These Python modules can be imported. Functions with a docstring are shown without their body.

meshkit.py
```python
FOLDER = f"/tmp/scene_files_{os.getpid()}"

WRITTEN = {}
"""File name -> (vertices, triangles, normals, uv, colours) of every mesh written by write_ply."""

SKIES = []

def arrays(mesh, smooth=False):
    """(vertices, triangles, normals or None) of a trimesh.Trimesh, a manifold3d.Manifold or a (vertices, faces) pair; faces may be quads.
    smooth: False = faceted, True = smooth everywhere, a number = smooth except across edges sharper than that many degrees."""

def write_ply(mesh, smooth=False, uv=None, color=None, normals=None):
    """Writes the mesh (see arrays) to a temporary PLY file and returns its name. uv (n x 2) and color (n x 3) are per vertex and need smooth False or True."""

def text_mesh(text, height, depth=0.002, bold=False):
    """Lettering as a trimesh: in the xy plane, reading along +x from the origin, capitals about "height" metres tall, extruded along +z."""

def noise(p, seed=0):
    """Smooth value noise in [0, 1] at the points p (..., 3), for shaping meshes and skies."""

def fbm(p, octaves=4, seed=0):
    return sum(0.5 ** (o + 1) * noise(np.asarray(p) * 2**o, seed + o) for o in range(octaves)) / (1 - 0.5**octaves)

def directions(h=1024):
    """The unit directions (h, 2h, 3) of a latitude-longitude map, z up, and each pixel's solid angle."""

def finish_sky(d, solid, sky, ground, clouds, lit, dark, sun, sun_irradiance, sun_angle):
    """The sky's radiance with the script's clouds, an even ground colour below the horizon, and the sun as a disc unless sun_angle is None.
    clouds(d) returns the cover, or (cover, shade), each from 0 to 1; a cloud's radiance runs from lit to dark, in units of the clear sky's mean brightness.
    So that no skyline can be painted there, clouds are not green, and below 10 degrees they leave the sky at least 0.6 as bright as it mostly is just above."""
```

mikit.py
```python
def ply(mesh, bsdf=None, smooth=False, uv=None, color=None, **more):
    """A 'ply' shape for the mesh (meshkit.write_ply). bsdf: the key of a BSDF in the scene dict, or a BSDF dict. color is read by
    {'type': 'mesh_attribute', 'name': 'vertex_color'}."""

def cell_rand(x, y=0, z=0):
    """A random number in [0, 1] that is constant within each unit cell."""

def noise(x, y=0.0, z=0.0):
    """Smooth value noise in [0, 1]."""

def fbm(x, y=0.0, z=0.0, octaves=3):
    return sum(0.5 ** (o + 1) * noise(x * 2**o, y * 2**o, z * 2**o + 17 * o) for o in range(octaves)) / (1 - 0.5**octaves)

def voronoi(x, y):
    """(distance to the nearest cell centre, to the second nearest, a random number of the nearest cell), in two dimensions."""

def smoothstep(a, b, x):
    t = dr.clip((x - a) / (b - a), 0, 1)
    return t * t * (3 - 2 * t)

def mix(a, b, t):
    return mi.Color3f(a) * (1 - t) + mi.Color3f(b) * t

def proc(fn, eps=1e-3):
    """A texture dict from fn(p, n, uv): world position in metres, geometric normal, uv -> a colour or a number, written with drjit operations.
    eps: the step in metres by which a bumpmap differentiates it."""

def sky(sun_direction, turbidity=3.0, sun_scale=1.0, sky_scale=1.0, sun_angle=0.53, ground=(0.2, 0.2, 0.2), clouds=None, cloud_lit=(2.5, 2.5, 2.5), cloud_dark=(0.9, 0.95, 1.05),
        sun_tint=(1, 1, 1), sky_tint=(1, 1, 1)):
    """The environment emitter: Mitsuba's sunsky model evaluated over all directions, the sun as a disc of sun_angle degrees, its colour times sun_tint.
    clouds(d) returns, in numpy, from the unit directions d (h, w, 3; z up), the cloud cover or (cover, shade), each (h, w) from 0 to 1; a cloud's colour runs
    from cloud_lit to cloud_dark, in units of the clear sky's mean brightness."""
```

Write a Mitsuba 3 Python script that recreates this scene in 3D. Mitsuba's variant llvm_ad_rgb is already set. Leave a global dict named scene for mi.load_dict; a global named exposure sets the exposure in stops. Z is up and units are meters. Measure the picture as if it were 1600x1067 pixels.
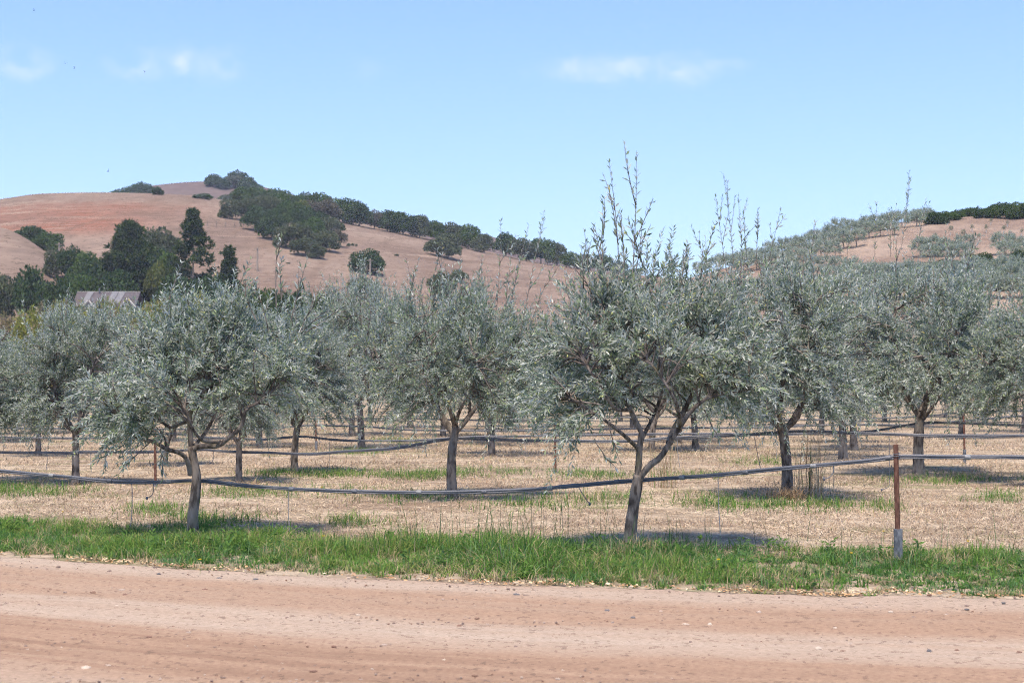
import math
import numpy as np, trimesh, drjit as dr, mitsuba as mi, mikit, meshkit
from scipy.interpolate import PchipInterpolator
from mikit import proc, noise, fbm, smoothstep, mix

T = mi.ScalarTransform4f
scene, labels = {}, {}

# ------------------------------------------------------------------ camera, sky, exposure
F, HOR, CAMZ = 2400.0, 590.0, 1.6            # focal length in photo pixels (1600 wide), row of the horizon, eye height
PITCH = math.atan((HOR - 533.5) / F)
cp, sp = math.cos(PITCH), math.sin(PITCH)
exposure = 2.63
scene['camera'] = dict(type='thinlens', fov=math.degrees(2 * math.atan(800 / F)), fov_axis='x', aperture_radius=0.0055,
                       focus_distance=16.0, near_clip=0.1, far_clip=9000.0,
                       to_world=T().look_at(origin=[0, 0, CAMZ], target=[0, cp, CAMZ + sp], up=[0, 0, 1]))
scene['haze_air'] = dict(type='homogeneous', albedo={'type': 'rgb', 'value': [.95, .955, .96]}, sigma_t={'type': 'rgb', 'value': [.00013, .00016, .00021]})
scene['camera']['medium'] = {'type': 'ref', 'id': 'haze_air'}
SUN = (-0.10, -0.38, 0.92)


def ray(x, y):
    a, b = (x - 800.0), (533.5 - y)
    d = np.array([a, F * cp - b * sp, F * sp + b * cp])
    return d / d[1]


def at(x, y, Y):
    """The point seen at photo pixel (x, y) at forward distance Y."""
    return np.array([0, 0, CAMZ]) + ray(x, y) * Y


def wisp(az, el, ax, ex, w, h, seed, k):
    u, v = (az - ax) / w, (el - ex) / h
    q = np.stack([az * 0.9, el * 1.6, az * 0 + seed], -1)
    f = meshkit.fbm(q, 5, seed)
    warp = meshkit.fbm(np.stack([az * .5, el * .8, az * 0 + seed + 9], -1), 3, seed + 3) - .5
    r = np.sqrt((u + warp * .9) ** 2 + (v + warp * 1.1 + .25 * u * warp) ** 2)
    fine = meshkit.fbm(np.stack([az * 3.1 + el * 1.3, el * 5.5, az * 0 + seed + 31], -1), 4, seed + 7)
    return k * np.clip(1.15 - r, 0, 1) ** 1.1 * np.clip((f - .30) * 2.0, 0, 1) * np.clip(.45 + (fine - .32) * 2.2, .2, 1)


def clouds(d):
    az = np.degrees(np.arctan2(d[..., 0], d[..., 1]))
    el = np.degrees(np.arcsin(np.clip(d[..., 2], -1, 1)))
    out = np.zeros(az.shape)
    near = (np.abs(az) < 30) & (el > 3) & (el < 20)
    a, e = az[near], el[near]
    c = np.zeros(a.shape)
    for (px, py, w, h, seed, k) in ((40, 93, 40, 26, 1, .8), (222, 100, 52, 24, 2, .75), (284, 96, 26, 22, 3, .7), (346, 103, 40, 24, 4, .75),
                                    (575, 106, 26, 15, 5, .22), (920, 108, 75, 20, 6, .75), (1000, 107, 130, 23, 7, 1.0), (1076, 110, 40, 26, 18, .8), (1035, 106, 75, 20, 9, .9), (960, 109, 70, 18, 10, .7)):
        p = ray(px, py)
        ax, ex = math.degrees(math.atan2(p[0], p[1])), math.degrees(math.asin(p[2] / np.linalg.norm(p)))
        c = np.maximum(c, wisp(a, e, ax, ex, w / 38.0, h / 38.0, seed, k))
    out[near] = c
    return out, out * 0


scene['sky'] = mikit.sky(SUN, turbidity=2.5, clouds=clouds, cloud_lit=(2.0, 2.05, 2.2), sun_angle=8.0, sun_scale=.72, sky_tint=(.865, .905, 1.0), sun_tint=(1.0, .97, .94))

# ------------------------------------------------------------------ helpers
COUNT = {}


def fresh(name):
    n = COUNT.get(name, -1) + 1
    COUNT[name] = n
    return name if n == 0 else f'{name}_{n:03d}'


def thing(name, label, cat, group=None):
    k = fresh(name)
    labels[k] = dict(label=label, category=cat)
    if group:
        labels[k]['group'] = group
    return k


def part(parent, name, shape, label=None):
    k = fresh(parent + '__' + name)
    scene[k] = shape
    if label:
        labels[k] = dict(label=label)
    return k


def rgb(r, g, b):
    return {'type': 'rgb', 'value': [r, g, b]}


def unit(v):
    return v / np.maximum(np.linalg.norm(v, axis=-1, keepdims=True), 1e-9)


def tubes(P, R, sides=4):
    """N tubes through P (N, K, 3) with radii R (N, K), as (verts, faces)."""
    P, R = np.asarray(P, float), np.asarray(R, float)
    N, K = P.shape[:2]
    t = unit(np.gradient(P, axis=1))
    ref = np.where(np.abs(t[:, :1, 2:3]) > .9, np.array([1.0, .1, 0]), np.array([.05, .1, 1.0]))
    a = unit(np.cross(t, np.broadcast_to(ref, t.shape)))
    b = np.cross(t, a)
    an = np.arange(sides) * 2 * np.pi / sides
    V = P[:, :, None] + R[:, :, None, None] * (a[:, :, None] * np.cos(an)[:, None] + b[:, :, None] * np.sin(an)[:, None])
    base = (np.arange(N) * K * sides)[:, None, None]
    i, j = np.meshgrid(np.arange(K - 1), np.arange(sides), indexing='ij')
    j2 = (j + 1) % sides
    q = np.stack([i * sides + j, i * sides + j2, (i + 1) * sides + j2, (i + 1) * sides + j], -1).reshape(1, -1, 4) + base
    q = q.reshape(-1, 4)
    return V.reshape(-1, 3), np.vstack([q[:, [0, 1, 2]], q[:, [0, 2, 3]]])


def merge(parts):
    vs, fs, n = [], [], 0
    for v, f in parts:
        vs.append(v)
        fs.append(np.asarray(f) + n)
        n += len(v)
    return np.vstack(vs), np.vstack(fs)


def smooth_path(pts, n):
    pts = np.asarray(pts, float)
    s = np.r_[0, np.cumsum(np.linalg.norm(np.diff(pts, axis=0), axis=1))]
    return PchipInterpolator(s, pts)(np.linspace(0, s[-1], n))


def limb_tube(pts, r0, r1, n=24, sides=9, rough=.12, seed=0, flare=0.0):
    p = smooth_path(pts, n)
    s = np.linspace(0, 1, n)
    r = r0 + (r1 - r0) * s ** .9
    r = r * (1 + flare * np.exp(-s * 9))
    v, f = tubes(p[None], r[None], sides)
    c = np.repeat(p, sides, axis=0)
    k = 1 + rough * 2.4 * (meshkit.fbm(v * np.array([16, 16, 7.0]) + seed * 3.1, 3, seed) - .5)
    v = c + (v - c) * k[:, None]
    v = np.vstack([v, p[-1:]])
    last = (n - 1) * sides
    cap = np.array([[last + j, last + (j + 1) % sides, len(v) - 1] for j in range(sides)])
    return v, np.vstack([f, cap])


def leaves(base, d, nrm, length, width, fold=.25):
    """Rhombic leaves folded along the midrib: 4 vertices and 2 triangles each."""
    d = unit(d)
    side = unit(np.cross(d, nrm))
    up = np.cross(side, d)
    L, W = length[:, None], width[:, None]
    m = base + d * L * .48
    V = np.stack([base, m + side * W * .5 + up * W * fold, base + d * L, m - side * W * .5 + up * W * fold], 1).reshape(-1, 3)
    k = np.arange(len(base))[:, None] * 4
    return V, np.vstack([k + np.array([0, 1, 2]), k + np.array([0, 2, 3])])


def inst(gid, x, y, z, s, rz, sz=None):
    return {'type': 'instance', 'shape': {'type': 'ref', 'id': gid},
            'to_world': T().translate([float(x), float(y), float(z)]).rotate([0, 0, 1], float(rz)).scale([float(s), float(s), float(sz or s)])}


def group(gid, shape):
    scene[gid] = {'type': 'shapegroup', 'child': shape}


# ------------------------------------------------------------------ materials
VC = {'type': 'mesh_attribute', 'name': 'vertex_color'}
scene['foliage'] = dict(type='principledthin', base_color=VC, roughness=.5, diff_trans=.8, eta=1.4)
scene['coloured'] = dict(type='twosided', bsdf=dict(type='principled', base_color=VC, roughness=.75, specular=.3))
scene['hose_plastic'] = dict(type='principled', base_color=rgb(.105, .12, .155), roughness=.5, specular=.5)
scene['dusty_tube'] = dict(type='principled', base_color=rgb(.22, .24, .27), roughness=.6)


def bark_fn(p, n, uv):
    a = fbm(p.x * 34, p.y * 34, p.z * 9, 4)
    b = fbm(p.x * 5 + 3, p.y * 5, p.z * 5, 3)
    c = mix([.055, .047, .045], [.235, .212, .20], smoothstep(.28, .72, a))
    c = mix(c, mi.Color3f(.29, .275, .262), smoothstep(.5, .75, b) * .55)
    return mix(c, mi.Color3f(.13, .14, .07), smoothstep(.62, .8, fbm(p.x * 7, p.y * 7 + 11, p.z * 6, 2)) * .35)


def rust_fn(p, n, uv):
    a = fbm(p.x * 60, p.y * 60, p.z * 18, 4)
    return mix([.09, .045, .036], [.175, .095, .075], smoothstep(.3, .7, a))


def galv_fn(p, n, uv):
    a = fbm(p.x * 50, p.y * 50, p.z * 22, 4)
    return mix([.085, .10, .13], [.20, .225, .27], smoothstep(.3, .7, a))


scene['bark'] = dict(type='principled', base_color=proc(bark_fn), roughness=.9, specular=.2)
scene['rust'] = dict(type='principled', base_color=proc(rust_fn), roughness=.8, specular=.2)
scene['galvanised'] = dict(type='principled', base_color=proc(galv_fn), roughness=.55, metallic=.25)

# ------------------------------------------------------------------ terrain
PX = lambda pts: (np.array([(x - 800) / F for x, _ in pts]), np.array([(HOR - y) / F for _, y in pts]))


def crest(pts, Y):
    u, e = PX(pts)
    p = PchipInterpolator(u, e)
    return lambda q: CAMZ + Y * p(np.clip(q, u[0], u[-1]))


MAIN_Y, BACK_Y, RIGHT_Y, SPUR_Y = 500.0, 760.0, 250.0, 330.0
main_c = crest([(-1400, 430), (-700, 370), (-300, 332), (-100, 319), (0, 312), (60, 304), (150, 302), (250, 304), (330, 310), (345, 314), (420, 322), (482, 331),
                (520, 341), (626, 363), (667, 373), (727, 387), (770, 396), (835, 410), (915, 422), (1002, 431), (1100, 440), (1300, 456), (1700, 490), (2600, 540)], MAIN_Y)
back_c = crest([(-700, 520), (-200, 410), (60, 334), (150, 306), (190, 298), (240, 289), (320, 283), (340, 284), (400, 290), (460, 305), (520, 325), (600, 340),
                (680, 356), (760, 368), (800, 378), (900, 410), (1100, 450), (1700, 520)], BACK_Y)
right_c = crest([(300, 588), (700, 560), (900, 510), (1000, 462), (1060, 441), (1100, 429), (1150, 415), (1240, 389), (1300, 370), (1380, 352), (1450, 345), (1600, 334), (1800, 322), (2600, 330)], RIGHT_Y)
spur_c = crest([(-1400, 380), (-500, 335), (-150, 340), (0, 355), (20, 362), (60, 386), (105, 424), (140, 446), (200, 490), (300, 530), (500, 585)], SPUR_Y)
prof_main = PchipInterpolator([0, .1, .2, .4, .6, .8, .92, 1, 1.12, 1.4, 2], [0, .015, .05, .2, .46, .77, .93, 1, 1.02, .8, .3])
prof_right = PchipInterpolator([0, .15, .4, .7, .9, 1, 1.15, 1.5, 2.2], [0, .07, .3, .66, .91, 1, 1.0, .7, .2])


def undul(X, Y, a=1.0):
    q = np.stack([X * .016, Y * .016, X * 0], -1)
    q2 = np.stack([X * .06, Y * .06, X * 0 + 5], -1)
    return a * (2.2 * (meshkit.fbm(q, 3, 11) - .5) + .55 * (meshkit.fbm(q2, 3, 12) - .5))


def h_base(X, Y):
    q = np.stack([X * .22, Y * .22, X * 0], -1)
    return .10 * (meshkit.fbm(q, 3, 5) - .5) * np.clip((Y - 12.0) / 5, 0, 1)


def h_hill(c, prof, Yf, Yc, amp, k):
    def h(X, Y):
        s = (Y - Yf) / (Yc - Yf)
        u = X / np.maximum(Y, Yf * .6)
        z = c(u) * prof(np.clip(s, 0, 2.2 if k else 2)) + undul(X, Y, amp) * np.clip(s * 2.2, 0, 1) * np.clip((.95 - s) * 4, .02, 1)
        return np.where(s <= 0, -3.0, z - .6 * np.clip(1 - s * 9, 0, 1))
    return h


h_main = h_hill(main_c, prof_main, 88.0, MAIN_Y, 1.0, 0)
h_back = h_hill(back_c, prof_main, 420.0, BACK_Y, 1.0, 0)
h_right = h_hill(right_c, prof_right, 96.0, RIGHT_Y, .45, 1)
h_spur = h_hill(spur_c, prof_right, 205.0, SPUR_Y, .5, 1)
HILLS = (h_main, h_back, h_right, h_spur)


def H(X, Y):
    X, Y = np.asarray(X, float), np.asarray(Y, float)
    z = h_base(X, Y)
    for h in HILLS:
        z = np.maximum(z, h(X, Y))
    return z


def hit(x, y, Y0=8.0, Y1=900.0, fn=None):
    """Where the sight line of photo pixel (x, y) meets the terrain first."""
    r = ray(x, y)
    Y = np.geomspace(Y0, Y1, 2500)
    d = CAMZ + r[2] * Y - (fn or H)(r[0] * Y, Y)
    i = np.nonzero(d <= 0)[0]
    i = i[0] if len(i) else len(Y) - 1
    a = Y[i] if i == 0 else Y[i - 1] + (Y[i] - Y[i - 1]) * d[i - 1] / (d[i - 1] - d[i])
    X = r[0] * a
    return np.array([X, a, float((fn or H)(X, a))])


def sheet(xs, ys, fn):
    X, Y = np.meshgrid(xs, ys)
    Z = fn(X, Y)
    n, m = X.shape
    i, j = np.meshgrid(np.arange(n - 1), np.arange(m - 1), indexing='ij')
    q = np.stack([i * m + j, i * m + j + 1, (i + 1) * m + j + 1, (i + 1) * m + j], -1).reshape(-1, 4)
    return np.stack([X, Y, Z], -1).reshape(-1, 3), np.vstack([q[:, :3], q[:, [0, 2, 3]]])


# the road's edge: forward distance as a function of X
edge_px = [(-500, 818), (-200, 842), (0, 860), (100, 870), (200, 880), (300, 891), (400, 899), (520, 906), (650, 913), (800, 918), (1000, 919), (1200, 919), (1400, 925), (1600, 926), (2000, 934), (2400, 940)]
ep = np.array([at(x, y, CAMZ * F / (y - HOR)) for x, y in edge_px])
edge_fit = np.polyfit(ep[:, 0], ep[:, 1], 3)


def edge(X):
    X = np.clip(X, -9, 8)
    q = np.stack([np.asarray(X) * 1.7, np.asarray(X) * 0, np.asarray(X) * 0], -1)
    return np.polyval(edge_fit, X) + .28 * (meshkit.fbm(q, 4, 21) - .5)


def ground_fn(p, n, uv):
    a = fbm(p.x * .55, p.y * .9, 0, 4)
    b = fbm(p.x * 3.1, p.y * 4.2, 3, 4)
    c = fbm(p.x * 16, p.y * 16, 5, 3)
    col = mix([.265, .22, .175], [.385, .335, .272], smoothstep(.3, .7, b))
    col = mix(col, mi.Color3f(.175, .13, .105), smoothstep(.52, .72, a) * .6)
    col = mix(col, mi.Color3f(.14, .16, .075), smoothstep(.60, .76, fbm(p.x * .8 + 7, p.y * 1.5, 9, 3)) * .5)
    return col * (.72 + .56 * c)


scene['dry_ground'] = dict(type='diffuse', reflectance=proc(ground_fn))
e3, e2, e1, e0 = [float(v) for v in edge_fit]


def road_fn(p, n, uv):
    x = dr.clip(p.x, -9, 8)
    q = ((e3 * x + e2) * x + e1) * x + e0 - p.y          # metres into the road from its edge
    w = q + .30 * (fbm(x * .5, p.y * .5, 1, 3) - .5)
    streak = fbm(x * .35, w * 9.0, 2, 4)
    broad = fbm(x * .16 + 4, w * 1.6, 6, 3)
    grain = fbm(x * 55, p.y * 55, 3, 3)
    light, red = mi.Color3f(.375, .318, .272), mi.Color3f(.305, .220, .170)
    left = smoothstep(2.0, -3.0, x)
    k = smoothstep(.5, 1.0, w) - .80 * smoothstep(1.75, 2.2, w) * (1 - smoothstep(2.7, 3.2, w)) + .25 * smoothstep(3.1, 3.4, w) * (1 - smoothstep(3.9, 4.3, w)) - .5 * smoothstep(4.2, 4.7, w)
    k = dr.clip(k * .85 + .08 + 0.6 * (streak - .5) + .6 * (broad - .5), 0, 1)
    c = mix(light, red, k)
    damp = smoothstep(2.9, 3.5, w) * (1 - smoothstep(4.1, 4.6, w)) * (.25 + .75 * left)
    c = mix(c, mi.Color3f(.165, .105, .08), damp * smoothstep(.30, .62, streak) * .55)
    speck = smoothstep(.70, .78, fbm(x * 26, p.y * 26, 12, 2))
    c = mix(c, mi.Color3f(.13, .095, .08), speck * .5)
    return c * (.80 + .40 * grain)


scene['road_dirt'] = dict(type='diffuse', reflectance=proc(road_fn))

xs = np.unique(np.r_[-np.geomspace(14, 4000, 60), np.linspace(-14, 14, 240), np.geomspace(14, 4000, 60)])
ys = np.unique(np.r_[-np.geomspace(3, 3000, 30)[::-1], np.linspace(-3, 11, 15), np.linspace(11, 42, 240), np.geomspace(42, 6000, 90)])
scene['orchard_ground'] = mikit.ply(sheet(xs, ys, lambda X, Y: h_base(X, Y) + np.where((Y < 11.0), -.004, 0.0)), 'dry_ground', smooth=True)
labels['orchard_ground'] = dict(label='dry straw covered orchard floor between the olive rows', kind='structure')

RX = np.linspace(-9, 9, 420)
RV = np.linspace(0, 1, 190) ** 1.15


def road_sheet():
    E = edge(RX)
    X = np.broadcast_to(RX, (len(RV), len(RX)))
    Y = E[None] - RV[:, None] * (E[None] - 1.0)
    q = np.stack([X * 7, Y * 7, X * 0], -1)
    q2 = np.stack([X * .5, Y * 2.2, X * 0], -1)
    Z = .004 + .012 * meshkit.fbm(q, 3, 31) + .03 * meshkit.fbm(q2, 2, 32)
    Z = Z * np.clip(RV[:, None] * 14, 0, 1) - .01 * (RV[:, None] < .002)
    n, m = X.shape
    i, j = np.meshgrid(np.arange(n - 1), np.arange(m - 1), indexing='ij')
    f = np.stack([i * m + j, (i + 1) * m + j, (i + 1) * m + j + 1, i * m + j + 1], -1).reshape(-1, 4)
    return np.stack([X, Y, Z], -1).reshape(-1, 3), np.vstack([f[:, :3], f[:, [0, 2, 3]]])


scene['dirt_road'] = mikit.ply(road_sheet(), 'road_dirt', smooth=True)
labels['dirt_road'] = dict(label='pinkish tan packed dirt road crossing the foreground', kind='structure')


def hill_fn(p, n, uv):
    a = fbm(p.x * .03, p.y * .03, p.z * .10, 4)
    fine = fbm(p.x * .35, p.y * .12, p.z * 1.1, 4)
    track = fbm(p.x * .012, p.y * .008, p.z * .9, 2)
    col = mix([.165, .126, .110], [.235, .188, .164], smoothstep(.3, .7, a))
    band = smoothstep(34.0, 40.0, p.z + 5 * (a - .5)) * (1 - smoothstep(47.0, 54.0, p.z + 7 * (fine - .5))) * smoothstep(-75.0, -110.0, p.x)
    col = mix(col, mi.Color3f(.215, .105, .078), band * (.5 + .5 * smoothstep(.35, .65, a)))
    line = smoothstep(.46, .5, track) * (1 - smoothstep(.5, .54, track))
    col = mix(col, mi.Color3f(.27, .22, .19), line * .75)
    tuft = fbm(p.x * 1.3, p.y * .5, p.z * 2.6, 3)
    col = mix(col, mi.Color3f(.115, .09, .072), smoothstep(.56, .70, tuft) * .6)
    gully = smoothstep(.47, .5, fbm(p.x * .02 + 3, p.y * .006, 1, 3)) * (1 - smoothstep(.5, .53, fbm(p.x * .02 + 3, p.y * .006, 1, 3)))
    return mix(col, mi.Color3f(.14, .105, .085), gully * .4) * (.72 + .56 * fine)


def orchard_hill_fn(p, n, uv):
    a = fbm(p.x * .08, p.y * .08, 0, 4)
    b = fbm(p.x * .9, p.y * .5, 2, 4)
    return mix([.20, .155, .135], [.28, .23, .20], smoothstep(.3, .7, a)) * (.78 + .44 * b)


scene['hill_grass'] = dict(type='diffuse', reflectance=proc(hill_fn))


def far_hill_fn(p, n, uv):
    return mix([.105, .085, .092], [.15, .125, .128], fbm(p.x * .03, p.y * .03, p.z * .12, 4)) * (.8 + .4 * fbm(p.x * .3, p.y * .12, p.z * .6, 3))


scene['far_hill_grass'] = dict(type='diffuse', reflectance=proc(far_hill_fn))
scene['orchard_hill_soil'] = dict(type='diffuse', reflectance=proc(orchard_hill_fn))
scene['main_hill'] = mikit.ply(sheet(np.linspace(-480, 330, 200), np.linspace(88, 820, 200), h_main), 'hill_grass', smooth=True)
scene['far_hill'] = mikit.ply(sheet(np.linspace(-420, 220, 120), np.linspace(470, 1300, 110), h_back), 'far_hill_grass', smooth=True)
scene['spur_hill'] = mikit.ply(sheet(np.linspace(-330, -40, 120), np.linspace(206, 470, 110), h_spur), 'hill_grass', smooth=True)
scene['orchard_hill'] = mikit.ply(sheet(np.linspace(-20, 330, 150), np.linspace(97, 520, 140), h_right), 'orchard_hill_soil', smooth=True)
for k, t in (('main_hill', 'large brown grass hill with a red soil band'), ('far_hill', 'hazy purple brown hill behind the main hill'),
             ('spur_hill', 'bare brown slope descending at the left edge'), ('orchard_hill', 'tan hill planted with young olives on the right')):
    labels[k] = dict(label=t, kind='structure')

# ------------------------------------------------------------------ olive trees
OLIVE = np.array([[.18, .25, .19], [.32, .395, .355], [.485, .55, .53], [.60, .66, .65], [.33, .43, .26], [.55, .53, .24]])


def olive_colours(r, n, w=(.22, .28, .25, .12, .125, .006)):
    c = OLIVE[r.choice(6, n, p=np.array(w) / sum(w))]
    return c * r.uniform(.8, 1.2, (n, 1))


def shoot_paths(r, base, d, L, bend, K=6, stray=.16):
    """Curved shoots: (N, K, 3); bend is the vertical curl, downwards when negative."""
    N = len(base)
    s = np.linspace(0, 1, K)[None, :, None]
    side = unit(r.normal(size=(N, 3)))
    P = base[:, None] + d[:, None] * L[:, None, None] * s
    P = P + (np.array([0, 0, 1.0]) * bend[:, None] + side * stray)[:, None] * (L[:, None, None] * s ** 2)
    return P


def shoot_leaves(r, P, spacing, ll, lw, start=.06, open_=(.45, 1.0), full=.95):
    """Opposite pairs of narrow leaves along the shoots P (N, K, 3)."""
    N, K = P.shape[:2]
    L = np.linalg.norm(np.diff(P, axis=1), axis=2).sum(1)
    cnt = np.maximum((L / spacing).astype(int), 3)
    idx = np.repeat(np.arange(N), cnt)
    order = np.concatenate([np.arange(c) for c in cnt])
    t = start + (1 - start) * (order + .5 + r.uniform(-.3, .3, len(idx))) / cnt[idx]
    t = np.clip(t, 0, .999)
    x = t * (K - 1)
    i = x.astype(int)
    fr = (x - i)[:, None]
    p = P[idx, i] * (1 - fr) + P[idx, i + 1] * fr
    tan = unit(P[idx, i + 1] - P[idx, i])
    ref = unit(np.cross(tan, np.array([.13, .21, 1.0])))
    ref2 = np.cross(tan, ref)
    ph = order * (math.pi / 2) + r.uniform(0, 6.3, N)[idx] + r.uniform(-.35, .35, len(idx))
    radial = ref * np.cos(ph)[:, None] + ref2 * np.sin(ph)[:, None]
    keep = r.random(len(idx)) < .95
    out = []
    for sgn in (1, -1):
        k = keep & (r.random(len(idx)) < full)
        op = r.uniform(*open_, k.sum())[:, None]
        d = unit(tan[k] * np.cos(op) + sgn * radial[k] * np.sin(op) + r.normal(size=(k.sum(), 3)) * .12)
        size = (1 - .35 * t[k]) * r.uniform(.75, 1.2, k.sum())
        out.append((p[k], d, unit(tan[k] * .8 + r.normal(size=(k.sum(), 3)) * .55), ll * size, lw * size * r.uniform(.85, 1.2, k.sum())))
    return [np.concatenate([o[j] for o in out]) for j in range(5)]


def limb_samples(limbs, n=14):
    return np.vstack([smooth_path(l, n)[n // 4:] for l in limbs])


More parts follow.
